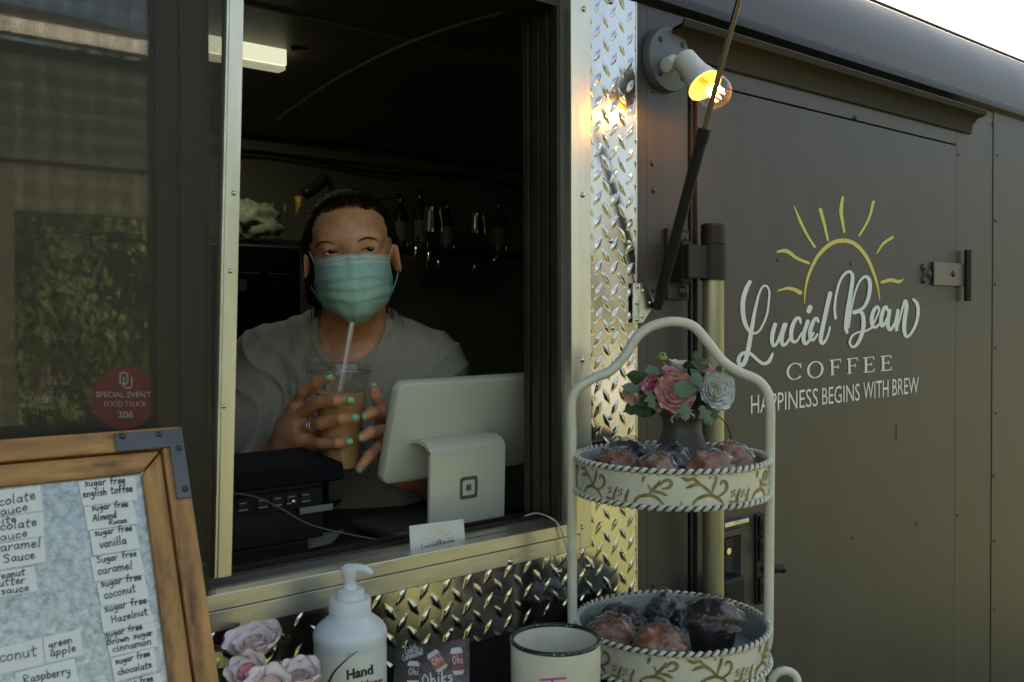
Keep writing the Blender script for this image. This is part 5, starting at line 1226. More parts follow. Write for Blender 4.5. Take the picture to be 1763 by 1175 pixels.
# ------------------------------------------------------------------ cards in the sill track
CQ = [hy(707, 960, .019), hy(802, 946, .019), hy(798, 894, .016), hy(705, 906, .016)]
cards = thing('business_card_stack', 'white printed cards with a yellow sun standing in the sill track', 'cards', CQ[0])
for k in range(4):
    o_ = Vector((.0008 * k, .0011 * k, -.0003 * k)); P = [p + o_ for p in CQ]; Q = [p + Vector((0, .0006, 0)) for p in P]
    obj('card', hexa(P + Q), M['paper'], cards)
cn = (CQ[1] - CQ[0]).cross(CQ[3] - CQ[0]).normalized(); cn = cn if cn.dot(CAM - CQ[0]) > 0 else -cn
onc = lambda u, v: hp(u, v, CQ[0] + cn * .0003, cn)
def c6(x, y): return (400 + x / 2.798, 580 + y / 2.798)
decal('printed_sun', join2([ribbon2(sm2([c6(*p) for p in ((962, 995), (975, 962), (1008, 947), (1040, 962), (1048, 985))], 4), 1.2)] + [ribbon2([c6(*a), c6(*b)], 1.1) for a, b in
      (((935, 972), (958, 978)), ((946, 935), (966, 958)), ((970, 917), (984, 944)), ((992, 910), (996, 936)), ((1026, 908), (1012, 938)), ((1050, 935), (1036, 948)), ((1066, 966), (1046, 968)))]), onc, M['yellow'], cards)
decal('printed_name', join2([hand_text('Lucid', *c6(912, 1022), *c6(985, 1010), 4.5, 1.2), hand_text('Bean', *c6(990, 1008), *c6(1075, 994), 5.5, 1.2)]), lambda u, v: onc(u, v) + cn * .0002, M['ink'], cards)
# thin cable over the sill
cab = [hy(903, 889, .06), hy(925, 884, .03), hy(948, 892, -.013), hy(962, 905, -.016), hy(972, 930, -.018), hy(978, 965, -.018), hy(983, 1010, -.014), hy(985, 1060, -.012)]
tag(obj('cable', tube(smoothpath(cab, 6), .0014, 8), M['plastic_white'], smooth=True), 'thin white cable hanging over the window sill behind the stand', 'cable')

# ------------------------------------------------------------------ interior objects
def inbox(u0, u1, v0, v1, y0, y1):      # box whose front face at y0 spans these pixels
    a, b = hy(u0, (v0 + v1) / 2, y0), hy(u1, (v0 + v1) / 2, y0); return box(a.x, b.x, y0, y1, hy((u0 + u1) / 2, v1, y0).z, hy((u0 + u1) / 2, v0, y0).z)
zIC = zsill - .022
obj('inside_counter', box(xO0, 1.75, .0842, .44, zIC - .03, zIC), M['counter'], tr, bevel=.003)
# receipt printer seen from behind
prn = thing('receipt_printer', 'black receipt printer with a row of cable sockets at the window', 'printer', (hy(500, 900, .16).x, .16, zIC))
pxl, pxr = hy(330, 850, .15).x, hy(596, 850, .15).x
zp0 = hy(500, 838, .15).z; zp1 = zp0 + .030
obj('lid', hexa([Vector((pxl, .150, zp0)), Vector((pxr, .150, zp0)), Vector((pxr - .004, .150, zp1 - .004)), Vector((pxl, .150, zp1 - .004)),
                 Vector((pxl, .275, zp0)), Vector((pxr, .275, zp0)), Vector((pxr - .004, .275, zp1 + .005)), Vector((pxl, .275, zp1 + .005))]), mat('lid_black', (.006, .006, .008), .85, spec=.08), prn, bevel=.004)
zb_ = hy(500, 868, .16).z
obj('body', box(pxl + .004, pxr - .028, .168, .27, zIC + .02, zp0 - .0005), M['black'], prn, bevel=.002)
obj('socket_panel', box(pxl + .01, pxr - .032, .160, .1678, zb_ - .008, zp0 - .008), M['blackm'], prn, bevel=.001)
obj('side_leg', hexa([Vector((pxr - .027, .153, zb_ - .004)), Vector((pxr - .003, .153, zb_ - .004)), Vector((pxr - .003, .153, zp0 - .0006)), Vector((pxr - .027, .153, zp0 - .0006)),
                      Vector((pxr - .027, .262, zIC + .0005)), Vector((pxr - .012, .262, zIC + .0005)), Vector((pxr - .003, .262, zp0 - .0006)), Vector((pxr - .027, .262, zp0 - .0006))]), M['black'], prn, bevel=.002)
obj('base', box(pxl + .004, pxr - .05, .17, .27, zIC + .0004, zIC + .0195), M['black'], prn, bevel=.002)
M['sock'] = mat('socket_metal', (0.30, 0.27, 0.22), .35, .8)
for u in (418, 452, 477, 501, 526):
    a = hy(u, 835, .159); sk = obj('socket', box(a.x - .0075, a.x + .0075, .1585, .1598, zb_ + .002, zp0 - .012), M['gap'], prn)
    obj('contact', box(a.x - .0052, a.x + .0052, .1578, .1584, zp0 - .0165, zp0 - .0155), M['sock'], sk); obj('contact', box(a.x - .0068, a.x + .0068, .1578, .1584, zb_ + .0005, zb_ + .0018), M['sock'], sk)
a = hy(505, 864, .158); o = inst('screw', rva, prn); o.location = (a.x, .158, a.z); o.scale = (.8,) * 3
a, b = hy(516, 880, .159), hy(573, 876, .159); obj('rating_label', box(a.x, b.x, .1582, .1598, a.z - .005, a.z + .004), mat('dull_label', (.16, .155, .15), .5), prn)
rc = [hy(508, 925, .12), hy(590, 905, .12), hy(572, 925, .10), hy(514, 948, .10)]
tag(obj('paper_receipt', hexa([hz(*q, zIC + .001) for q in ((508, 926), (592, 912), (570, 936), (514, 950))] + [hz(*q, zIC + .0004) for q in ((508, 926), (592, 912), (570, 936), (514, 950))]), mat('olive_paper', (.30, .28, .17), .7)), 'folded olive paper slip lying under the printer', 'paper slip')
cbl = [hy(395, 848, .14), hy(440, 856, .13), hy(480, 874, .12), hy(530, 902, .11), hy(590, 918, .10), hy(660, 930, .09), hy(720, 928, .088)]
tag(obj('cable', tube(smoothpath(cbl, 6), .0011, 6), mat('grey_cable', (.08, .08, .09), .5), smooth=True), 'thin grey cable running from the printer along the sill', 'cable')
# point of sale tablet seen from behind
pos = thing('tablet_stand', 'white glossy tablet stand with a rounded square emblem on its foot', 'tablet stand', (hy(805, 900, .14).x, .14, zIC))
tb0, tt0 = hy(648, 832, .205), hy(676, 655, .155)
hN = tt0 - tb0; up_t = Vector((0, hN.y, hN.z)).normalized(); wt = .305; ht_ = (tt0.z - tb0.z) / up_t.z
lean = Vector((1, .03, 0)).normalized(); nrm_t = lean.cross(up_t).normalized()     # towards the viewer is -y
if nrm_t.y > 0: nrm_t = -nrm_t
def rounded(w_, h_, r, n=7):
    P = []
    for cx, cy, a0 in ((w_ - r, h_ - r, 0), (r, h_ - r, 90), (r, r, 180), (w_ - r, r, 270)):
        for k in range(n): a = math.radians(a0 + 90 * k / (n - 1)); P.append((cx + r * math.cos(a), cy + r * math.sin(a)))
    return P
def slab(org, ex, ey, ez, w_, h_, r, layers):      # layers: (inset, depth along ez)
    V = []; n = 0
    for ins, dp in layers:
        P = rounded(w_ - 2 * ins, h_ - 2 * ins, max(.001, r - ins)); n = len(P)
        V += [org + ex * (ins + a) + ey * (ins + b) + ez * dp for a, b in P]
    Fc = [tuple(range(n)), tuple(reversed(range((len(layers) - 1) * n, len(layers) * n)))]
    for i in range(len(layers) - 1):
        for k in range(n): l = (k + 1) % n; Fc.append((i * n + k, (i + 1) * n + k, (i + 1) * n + l, i * n + l))
    return V, Fc
skx = Vector((.020 / ht_ * ht_, 0, 0))
org = Vector((tb0.x, tb0.y, tb0.z))
house_ = slab(org, lean, up_t, nrm_t, wt, ht_, .017, [(.006, .014), (.0025, .0125), (.0008, .009), (0, .004), (0, 0), (.001, -.003), (.003, -.004)])
obj('tablet_housing', house_, M['plastic_white'], pos, smooth='auto')
obj('screen', slab(org + lean * .004 + up_t * .004, lean, up_t, nrm_t, wt - .008, ht_ - .008, .014, [(0, -.0045), (0, -.008)]), M['black'], pos, smooth='auto')
# foot: sheet that leaves the housing and bends straight down
fl, fr = hy(741, 830, .118).x, hy(870, 830, .118).x
zt_f = hy(800, 756, .118).z
ytop = .168
fp = [(ytop + .012, zt_f - .004), (ytop - .010, zt_f + .001), (ytop - .030, zt_f - .001), (.126, zt_f - .006), (.1195, zt_f - .014), (.118, zt_f - .026), (.121, zIC + .022), (.1215, zIC + .003)]
fp = [(p.x, p.y) for p in smoothpath([Vector((a, b, 0)) for a, b in fp], 5)]
th_ = .006; V = []; Fc = []; n = len(fp)
inner = []
for i in range(n):
    a, b = Vector(fp[max(0, i - 1)]), Vector(fp[min(n - 1, i + 1)]); d = (b - a).normalized(); nn = Vector((-d.y, d.x)); inner.append(Vector(fp[i]) + nn * th_ * (1 if nn.x > 0 or nn.y < 0 else -1))
V = [Vector((fl, y, z)) for y, z in fp] + [Vector((fr, y, z)) for y, z in fp] + [Vector((fl, p.x, p.y)) for p in inner] + [Vector((fr, p.x, p.y)) for p in inner]
for i in range(n - 1): Fc += [(i, i + 1, n + i + 1, n + i), (2 * n + i, 3 * n + i, 3 * n + i + 1, 2 * n + i + 1), (i, 2 * n + i, 2 * n + i + 1, i + 1), (n + i, n + i + 1, 3 * n + i + 1, 3 * n + i)]
Fc += [(0, n, 3 * n, 2 * n), (n - 1, 3 * n - 1, 4 * n - 1, 2 * n - 1)]
foot = obj('stand_foot', (V, Fc), M['plastic_white'], pos, smooth='auto', bevel=.0012)
obj('stand_base', box(fl - .055, fr - .02, .13, .26, zIC + .0004, zIC + .016), mat('grey_base', (.05, .05, .042), .5), pos, bevel=.006, seg=3)
lg = hy(808, 840, .1175); sq = .0175
def sqring(s_, r): return [(lg.x - s_ + a, lg.z - s_ + b) for a, b in rounded(2 * s_, 2 * s_, r)]
o1, i1 = sqring(sq, .005), sqring(sq * .68, .003); n = len(o1)
yl = lambda z: .118 + (.121 - .118) * min(1, max(0, (zt_f - .026 - z) / (zt_f - .026 - zIC - .022))) - .0007
obj('emblem', ([Vector((x, yl(z), z)) for x, z in o1 + i1], [(k, (k + 1) % n, n + (k + 1) % n, n + k) for k in range(n)]), M['logo_grey'], foot)
i2 = sqring(sq * .28, .0015); obj('emblem', ([Vector((x, yl(z), z)) for x, z in i2], [tuple(range(len(i2)))]), M['logo_grey'], foot)

# shelf with things along the rear wall
shx0, shx1 = hy(395, 400, 1.7).x, hy(900, 400, 1.7).x
zs_ = hy(470, 418, 1.7).z
rk_ = thing('wire_shelf', 'dark wire shelf along the rear wall behind the person', 'shelf', (shx0, 1.7, zs_))
for y in (1.62, 1.70, 1.78, 1.86, 1.92): obj('wire', tube([(shx0 - .5, y, zs_), (shx1 + .4, y, zs_)], .003, 6), M['bracket'], rk_)
for k in range(10): obj('cross_wire', tube([(shx0 - .4 + k * .24, 1.6, zs_ - .004), (shx0 - .4 + k * .24, 1.93, zs_ - .004)], .003, 6), M['bracket'], rk_)
bgc = hy(432, 375, 1.66)
tag(obj('plastic_bag', xf(blobmesh(.085, .06, .068, 4, .5, 1.8, 36, 24, .12), Matrix.Translation(Vector((bgc.x, bgc.y, zs_ + .055)))), mat('crumpled_bag', (.20, .20, .13), .6), smooth=True), 'crumpled pale plastic bag on the wire shelf', 'bag')
pj = hy(468, 385, 1.64); tag(obj('clear_jar', lathe([(.0001, zs_ + .004), (.045, zs_ + .004), (.048, zs_ + .11), (.05, zs_ + .112)], Vector((pj.x, pj.y, 0)), 28), M['clear'], smooth='auto'), 'clear plastic tub beside the pale bag', 'tub')
og = [hy(513, 338, 1.62), hy(515, 352, 1.62), hy(510, 372, 1.62)]; tag(obj('brush', tube([og[0], og[1], og[2]], [.012, .011, .004], 10), mat('amber', (.30, .15, .02), .4), smooth=True), 'amber brush standing on the wire shelf', 'brush')
bk = [hy(525, 335, 1.6), hy(550, 318, 1.6), hy(562, 306, 1.6), hy(575, 335, 1.6), hy(585, 345, 1.6)]
tag(obj('strap_handle', tube(smoothpath(bk, 5), [.018] * 9 + [.010] * 12, 8), M['black'], smooth=True), 'black strap handle sticking up behind the head', 'handle')
mach = thing('espresso_machine', 'dark espresso machine left of the person', 'machine', (hy(430, 560, 1.3).x, 1.3, zIC))
obj('body', inbox(330, 520, 420, 700, 1.30, 1.62), M['black'], mach, bevel=.01)
obj('front_panel', inbox(395, 505, 470, 530, 1.288, 1.2995), M['blackm'], mach, bevel=.003)
a = hy(418, 491, 1.286); obj('display', box(a.x - .008, a.x + .010, 1.284, 1.2875, a.z - .016, a.z + .016), mat('display_grey', (.20, .17, .17), .3), mach)
ring_ = hy(452, 468, 1.28); obj('knob', lathe([(.012, 0), (.014, .008), (.0001, .010)], ring_, 20, axis=(0, -1, 0)), M['chrome'], mach, smooth='auto')
for k, (u, v0, v1, y, r_, lb) in enumerate(((745, 358, 402, 1.55, .036, 'steel milk jug hanging right of the head'), (822, 368, 404, 1.6, .030, 'smaller steel jug hanging by the window jamb'))):
    p0, p1 = hy(u, v0, y), hy(u, v1, y)
    t = thing('milk_jug', lb, 'jug', (p1.x, p1.y, p1.z), 'steel jugs hung along the rear wall')
    obj('body', lathe([(.0001, p1.z), (r_, p1.z + .002), (r_ * 1.02, p1.z + .02), (r_ * .8, p0.z - .015), (r_ * .86, p0.z), (r_ * .82, p0.z), (r_ * .78, p0.z - .015)], Vector((p1.x, y, 0)), 32), mat('dim_steel', (.30, .28, .25), .2, 1), t, smooth='auto')
    obj('handle', tube(smoothpath([Vector((p1.x + r_ * .8, y, p0.z - .01)), Vector((p1.x + r_ * 1.8, y, p0.z - .03)), Vector((p1.x + r_, y, p1.z + .015))], 5), .004, 8), M['bracket'], t, smooth=True)
    obj('hook', tube([Vector((p1.x, y, p0.z - .002)), Vector((p1.x, y, p0.z + .05)), Vector((p1.x, 1.955, p0.z + .06))], .003, 6), M['bracket'], t)
for k, (u, v, l_) in enumerate(((716, 432, .05), (738, 440, .04), (756, 450, .02), (818, 458, .02), (852, 446, .018))):
    p = hy(u, v, 1.5); tag(obj('spoon', tube([p + Vector((.01, 0, l_)), p, p - Vector((.01, 0, l_))], [.004, .006, .003], 8), M['chrome'], smooth=True), ('longest', 'second', 'third', 'fourth', 'last')[k] + ' of the steel spoons hanging in the dark behind the tablet', 'spoon', 'steel spoons hanging on the rear rack')

# ------------------------------------------------------------------ PERSON (built as one continuous surface from a distance field)
def LP(u, v, b):                       # picture point at depth b -> body coordinates (a right, b away, c up from camera height)
    return np.array([(u - IW / 2) / FPX * b, b, -(v - HORIZ) / FPX * b])
def toW(V):
    V = np.asarray(V, float); o = np.empty_like(V)
    o[:, 0] = CAM.x + R0.x * V[:, 0] + F0.x * V[:, 1]; o[:, 1] = CAM.y + R0.y * V[:, 0] + F0.y * V[:, 1]; o[:, 2] = CAM.z + V[:, 2]
    return o
def w3(p): q = toW(np.array([p]))[0]; return Vector(q)
class Field:
    def __init__(s, lo, hi, h):
        s.lo = np.array(lo, float); s.h = h; s.n = np.ceil((np.array(hi) - s.lo) / h).astype(int) + 1
        s.F = np.full(s.n, .05, np.float32); s.ax = [s.lo[i] + h * np.arange(s.n[i]) for i in range(3)]
    def win(s, lo, hi, pad):
        i0 = np.clip(np.floor((np.array(lo) - pad - s.lo) / s.h).astype(int), 0, s.n - 1); i1 = np.clip(np.ceil((np.array(hi) + pad - s.lo) / s.h).astype(int) + 1, 1, s.n)
        if np.any(i1 <= i0): return None, None
        sl_ = tuple(slice(a, b) for a, b in zip(i0, i1))
        X = s.ax[0][sl_[0]][:, None, None].astype(np.float32); Y = s.ax[1][sl_[1]][None, :, None].astype(np.float32); Z = s.ax[2][sl_[2]][None, None, :].astype(np.float32)
        return sl_, (X, Y, Z)
    def put(s, fn, lo, hi, k=.01, op='+'):
        sl_, X = s.win(lo, hi, max(.02, k * 1.6))
        if sl_ is None: return
        d = fn(*X); A = s.F[sl_]
        if op == '+': h_ = np.clip(.5 + .5 * (A - d) / k, 0, 1); s.F[sl_] = A * (1 - h_) + d * h_ - k * h_ * (1 - h_)
        else: h_ = np.clip(.5 - .5 * (A + d) / k, 0, 1); s.F[sl_] = A * (1 - h_) - d * h_ + k * h_ * (1 - h_)
    def cap(s, p0, p1, r0, r1, k=.01, op='+'):
        p0, p1 = np.array(p0, float), np.array(p1, float); d = p1 - p0; L2 = float(d @ d) + 1e-12; R_ = max(r0, r1)
        def fn(X, Y, Z):
            t_ = np.clip(((X - p0[0]) * d[0] + (Y - p0[1]) * d[1] + (Z - p0[2]) * d[2]) / L2, 0, 1)
            return np.sqrt((X - p0[0] - t_ * d[0]) ** 2 + (Y - p0[1] - t_ * d[1]) ** 2 + (Z - p0[2] - t_ * d[2]) ** 2) - (r0 + (r1 - r0) * t_)
        s.put(fn, np.minimum(p0, p1) - R_, np.maximum(p0, p1) + R_, k, op)
    def ell(s, c, r, k=.01, op='+', roll=0, pitch=0, yaw=0, hd=None):
        c = np.array(c, float); r = np.array(r, float); M_ = np.array(((hd or Matrix.Identity(3)) @ Matrix.Rotation(roll, 3, 'Y') @ Matrix.Rotation(pitch, 3, 'X') @ Matrix.Rotation(yaw, 3, 'Z')).transposed())
        def fn(X, Y, Z):
            x, y, z = X - c[0], Y - c[1], Z - c[2]
            a = M_[0, 0] * x + M_[0, 1] * y + M_[0, 2] * z; b = M_[1, 0] * x + M_[1, 1] * y + M_[1, 2] * z; e = M_[2, 0] * x + M_[2, 1] * y + M_[2, 2] * z
            k0 = np.sqrt((a / r[0]) ** 2 + (b / r[1]) ** 2 + (e / r[2]) ** 2); k1 = np.sqrt((a / r[0] ** 2) ** 2 + (b / r[1] ** 2) ** 2 + (e / r[2] ** 2) ** 2)
            return k0 * (k0 - 1) / (k1 + 1e-9)
        R_ = r.max(); s.put(fn, c - R_, c + R_, k, op)
    def chain(s, P, R_, k=.006):
        for i in range(len(P) - 1): s.cap(P[i], P[i + 1], R_[i], R_[i + 1], k)
    def mesh(s):
        F = s.F; ins = F < 0; n = s.n
        c = np.zeros(tuple(n - 1), np.uint8)
        for i in (0, 1):
            for j in (0, 1):
                for k in (0, 1): c += ins[i:n[0] - 1 + i, j:n[1] - 1 + j, k:n[2] - 1 + k]
        idx = np.argwhere((c > 0) & (c < 8)); vid = np.full(tuple(n - 1), -1, np.int64); vid[tuple(idx.T)] = np.arange(len(idx))
        acc = np.zeros((len(idx), 3)); cnt = np.zeros(len(idx))
        cor = [(i, j, k) for i in (0, 1) for j in (0, 1) for k in (0, 1)]
        val = {q: F[idx[:, 0] + q[0], idx[:, 1] + q[1], idx[:, 2] + q[2]] for q in cor}
        for a in cor:
            for ax_ in range(3):
                if a[ax_] == 0:
                    b = list(a); b[ax_] = 1; b = tuple(b); va, vb = val[a], val[b]; m_ = (va < 0) != (vb < 0)
                    t_ = np.where(m_, va / (va - vb + 1e-12), 0); p = np.array(a, float)[None, :] + t_[:, None] * (np.array(b) - np.array(a))[None, :]
                    acc[m_] += p[m_]; cnt[m_] += 1
        V = s.lo + (idx + acc / cnt[:, None]) * s.h; Q = []
        for ax_ in range(3):
            o = [1, 1, 1]; o[ax_] = 0; hi_ = n - 1
            sl0 = [slice(1, n[q] - 1) for q in range(3)]; sl0[ax_] = slice(0, n[ax_] - 1); sl1 = list(sl0); sl1[ax_] = slice(1, n[ax_])
            A, B = ins[tuple(sl0)], ins[tuple(sl1)]; E = np.argwhere(A != B); 
            if not len(E): continue
            fl_ = A[tuple(E.T)]
            base = E.copy(); 
            for q in range(3):
                if q != ax_: base[:, q] += 1
            u_, v_ = [q for q in range(3) if q != ax_]
            def cell(du, dv): q = base.copy(); q[:, u_] -= du; q[:, v_] -= dv; return vid[tuple(q.T)]
            f = np.stack([cell(1, 1), cell(0, 1), cell(0, 0), cell(1, 0)], -1); flip = fl_ if ax_ != 1 else ~fl_
            f[~flip] = f[~flip][:, ::-1]; Q.append(f)
        return V, np.concatenate(Q)
    def at(s, P):
        P = np.asarray(P, float); i = np.clip(((P - s.lo) / s.h), 0, s.n - 1.001); i0 = i.astype(int); f = i - i0; r = 0
        for a in (0, 1):
            for b in (0, 1):
                for c in (0, 1):
                    r = r + s.F[i0[:, 0] + a, i0[:, 1] + b, i0[:, 2] + c] * ((f[:, 0] if a else 1 - f[:, 0]) * (f[:, 1] if b else 1 - f[:, 1]) * (f[:, 2] if c else 1 - f[:, 2]))
        return r
    def hit(s, u, v, b0=1.30, b1=1.85, lvl=0):
        bs = np.arange(b0, b1, .001); P = np.array([LP(u, v, b) for b in bs]); d = s.at(P) - lvl; k = np.argmax(d < 0)
        return bs[k] if d[k] < 0 else None

lo, hi = (-.66, 1.36, -.46), (-.02, 1.92, .28)
Bf = Field(lo, hi, .0022)
HB = 1.665
hc = LP(606, 436, HB)                       # head centre
RL = .075; YL = .165                         # head leans a little and faces the visitor
cr_, sr_ = math.cos(RL), math.sin(RL)
HM = Matrix.Rotation(YL, 3, 'Z') @ Matrix.Rotation(-RL, 3, 'Y'); HMn = np.array(HM)
def hp_(a, b, c): return hc + HMn @ np.array([a, b, c])
# torso, shoulders, neck
Bf.ell(LP(603, 740, 1.75), (.165, .105, .20), .03)
Bf.ell(LP(603, 660, 1.745), (.170, .085, .085), .04)
Bf.cap(LP(466, 622, 1.74), LP(738, 630, 1.76), .054, .052, .05)
Bf.ell(LP(540, 585, 1.75), (.085, .05, .035), .04, roll=-.35); Bf.ell(LP(672, 590, 1.76), (.085, .05, .035), .04, roll=.35)
Bf.cap(LP(606, 600, 1.745), hp_(0, .015, -.075), .062, .055, .03)
# arms
Bf.cap(LP(456, 632, 1.73), LP(424, 800, 1.64), .055, .047, .03); Bf.cap(LP(424, 800, 1.64), LP(482, 795, 1.565), .044, .030, .02)
Bf.cap(LP(742, 642, 1.75), LP(760, 820, 1.68), .055, .047, .03); Bf.cap(LP(760, 820, 1.68), LP(698, 812, 1.60), .044, .029, .02)
# head
def he(p, r, k, op='+', **q): Bf.ell(hp_(*p), r, k, op, hd=HM, **q)
he((0, .025, .026), (.074, .092, .080), .012)          # cranium
he((0, -.020, .036), (.058, .060, .052), .03)          # forehead
he((0, -.018, -.022), (.064, .070, .094), .02)          # face
he((0, -.033, -.085), (.044, .050, .035), .02)          # jaw
he((0, -.070, -.112), (.020, .020, .016), .02)         # chin
for s_ in (-1, 1):
    he((s_ * .038, -.050, -.032), (.021, .023, .018), .02)       # cheek
    he((s_ * .032, -.068, .022), (.018, .009, .008), .022, roll=s_ * .12)      # brow
    he((s_ * .0325, -.096, .003), (.016, .0135, .0100), .014, '-')      # eye socket
    he((s_ * .0325, -.066, .0025), (.0155, .0145, .0125), .004)      # lids over the ball
    he((s_ * .0325, -.083, .0004), (.0135, .0090, .0046), .0015, '-')      # slit between the lids
    he((s_ * .078, .012, -.012), (.009, .019, .027), .006, roll=-s_ * .12, yaw=s_ * .35); he((s_ * .0865, .004, -.010), (.005, .012, .019), .005, '-', yaw=s_ * .35)
Bf.cap(hp_(0, -.080, .008), hp_(0, -.102, -.030), .0080, .0125, .014); he((0, -.102, -.036), (.017, .013, .010), .008)
# her right hand (left in the picture): palm, four fingers across the cup, thumb behind it
f9 = .0093
pa = LP(514, 700, 1.520); pb = LP(532, 768, 1.520); wr = LP(484, 792, 1.560)
Bf.cap(wr, LP(508, 752, 1.538), .026, .026, .02); Bf.cap(pa, pb, .0155, .0165, .018); Bf.cap(LP(500, 730, 1.545), LP(518, 742, 1.525), .022, .020, .02)
Bf.cap(LP(488, 760, 1.55), LP(510, 710, 1.530), .020, .016, .02)
FA = [[LP(512, 694, 1.520), LP(522, 673, 1.502), LP(546, 658, 1.482), LP(567, 649, 1.470)], [LP(516, 712, 1.510), LP(546, 692, 1.480), LP(578, 689, 1.456), LP(603, 689, 1.451)],
      [LP(523, 735, 1.508), LP(553, 728, 1.476), LP(586, 721, 1.458), LP(611, 719, 1.454)], [LP(528, 762, 1.508), LP(554, 764, 1.480), LP(580, 763, 1.463), LP(600, 760, 1.460)]]
for k, P in enumerate(FA): Bf.chain(P, [.0105, .0102 if k < 3 else .0092, .0088 if k < 3 else .008, .0076 if k < 3 else .007], .004)
Bf.chain([LP(505, 728, 1.545), LP(528, 700, 1.558), LP(560, 690, 1.562), LP(580, 688, 1.560)], [.014, .0115, .0105, .009], .006)
# her left hand (right in the picture) behind the cup with curled fingertips in front
wl = LP(698, 812, 1.600); Bf.cap(wl, LP(672, 768, 1.572), .026, .024, .02); Bf.cap(LP(664, 715, 1.548), LP(662, 765, 1.552), .015, .016, .018); Bf.cap(LP(680, 790, 1.58), LP(664, 735, 1.555), .022, .018, .018)
FB_ = [[LP(660, 722, 1.545), LP(654, 700, 1.525), LP(646, 680, 1.510), LP(642, 664, 1.502)], [LP(662, 722, 1.540), LP(657, 708, 1.500), LP(640, 710, 1.478), LP(628, 717, 1.468)],
       [LP(662, 752, 1.540), LP(657, 742, 1.500), LP(637, 744, 1.475), LP(622, 753, 1.465)], [LP(664, 768, 1.545), LP(650, 770, 1.510), LP(634, 786, 1.490), LP(618, 806, 1.482)]]
for k, P in enumerate(FB_): Bf.chain(P, [.0105, .0105, .0092, .0078] if k else [.0105, .010, .0088, .0076], .004)
Bf.F[:, :, :2] = .05
per = thing('person', 'person in grey shirt and teal face mask leaning at the window with iced coffee', 'person', w3((hc[0], 1.72, -.40)))
Vb, Fb = Bf.mesh(); print('body verts', len(Vb))
obj('body', (toW(Vb), Fb), M['skin'], per, smooth=True)
# eyes
for s_ in (-1, 1):
    e_ = hp_(s_ * .0325, -.0655, .0015)
    ey = obj('eye', xf(blobmesh(.0125, .0125, .0125, 1, 0, 1, 24, 16), Matrix.Translation(w3(e_))), M['eyew'], per, smooth=True)
    d_ = (CAM - w3(e_)).normalized(); obj('iris', lathe([(.0066, .0108), (.0045, .0121), (.0001, .0129)], w3(e_), 20, axis=d_), M['iris'], ey, smooth=True)
def z8(x, y): return 490 + x / 4.518, 320 + y / 4.518
def onface(u, v, off=.0): 
    b = Bf.hit(u, v, 1.5, 1.75); b = b if b else 1.58
    return w3(LP(u, v, b - off))
M['brow'] = mat('eyebrow', (.085, .036, .018), .8)
for L_ in ([(242, 478), (268, 450), (300, 433), (345, 434), (402, 456)], [(568, 437), (610, 412), (650, 403), (700, 410), (748, 442)]):
    P = smoothpath([onface(*z8(*p), .0004) for p in L_], 5); n = len(P); obj('eyebrow', tube(P, [.0005 + .0016 * math.sin(math.pi * min(1, (i + .8) / n)) for i in range(n)], 8), M['brow'], per, smooth=True)
# lash line along the upper lid
for L_ in ([(298, 528), (325, 508), (362, 500), (400, 508), (424, 522)], [(590, 506), (620, 488), (655, 480), (692, 484), (718, 494)]):
    P = smoothpath([onface(*z8(*p), .0003) for p in L_], 4); n = len(P); obj('lashes', tube(P, [.0006 + .0009 * math.sin(math.pi * i / (n - 1)) for i in range(n)], 6), M['iris'], per, smooth=True)
# nails
M['nailp'] = M['nail']
def nail(u, v, wu, wv, ang_=0, depth=.0):
    b = Bf.hit(u, v, 1.38, 1.62)
    if b is None: return
    p = LP(u, v, b); e = .002; g_ = np.array([float(Bf.at([p + np.eye(3)[i] * e])[0] - Bf.at([p - np.eye(3)[i] * e])[0]) for i in range(3)]); g_ /= np.linalg.norm(g_) + 1e-9
    n_ = (w3(p + g_) - w3(p)).normalized(); view = (CAM - w3(p)).normalized(); n_ = (n_ * .55 + view * .45).normalized()
    up_ = (R0 * math.cos(math.radians(ang_)) + Z0 * math.sin(math.radians(ang_))); up_ = (up_ - n_ * up_.dot(n_)).normalized(); sx = n_.cross(up_)
    Mt = Matrix((up_, sx, n_)).transposed().to_4x4(); Mt.translation = w3(p) + n_ * .0003
    obj('fingernail', xf(blobmesh(wu / FPX * 1.46 / 2, wv / FPX * 1.46 / 2, .0017, 1, 0, 1, 20, 10), Mt), M['nail'], per, smooth=True)
for u, v, a_, b_, g_ in ((565, 648.5, 15, 10, 25), (602.5, 688.5, 15, 12.5, 0), (610, 718.5, 13, 11.5, 5), (600, 760, 14, 11, 8), (644, 663, 6, 12, 90), (627, 717, 8, 12.5, 200), (620, 753, 8, 12.5, 200), (617, 811, 9, 11, 250)): nail(u, v, a_, b_, g_)
# rings
def ring(P0, P1, t_, r_, m_, name):
    c_ = w3(P0) * (1 - t_) + w3(P1) * t_; ax_ = (w3(P1) - w3(P0)).normalized(); obj(name, lathe([(r_ + .0009 * math.cos(math.radians(a)), .0011 * math.sin(math.radians(a))) for a in range(0, 361, 45)], c_, 32, axis=ax_), m_, per, smooth=True)
ring(FA[2][0], FA[2][1], .44, .0106, M['chrome'], 'ring'); ring(FA[2][0], FA[2][1], .58, .0106, M['chrome'], 'ring'); ring(FB_[2][0], FB_[2][1], .9, .0108, M['gold'], 'ring')

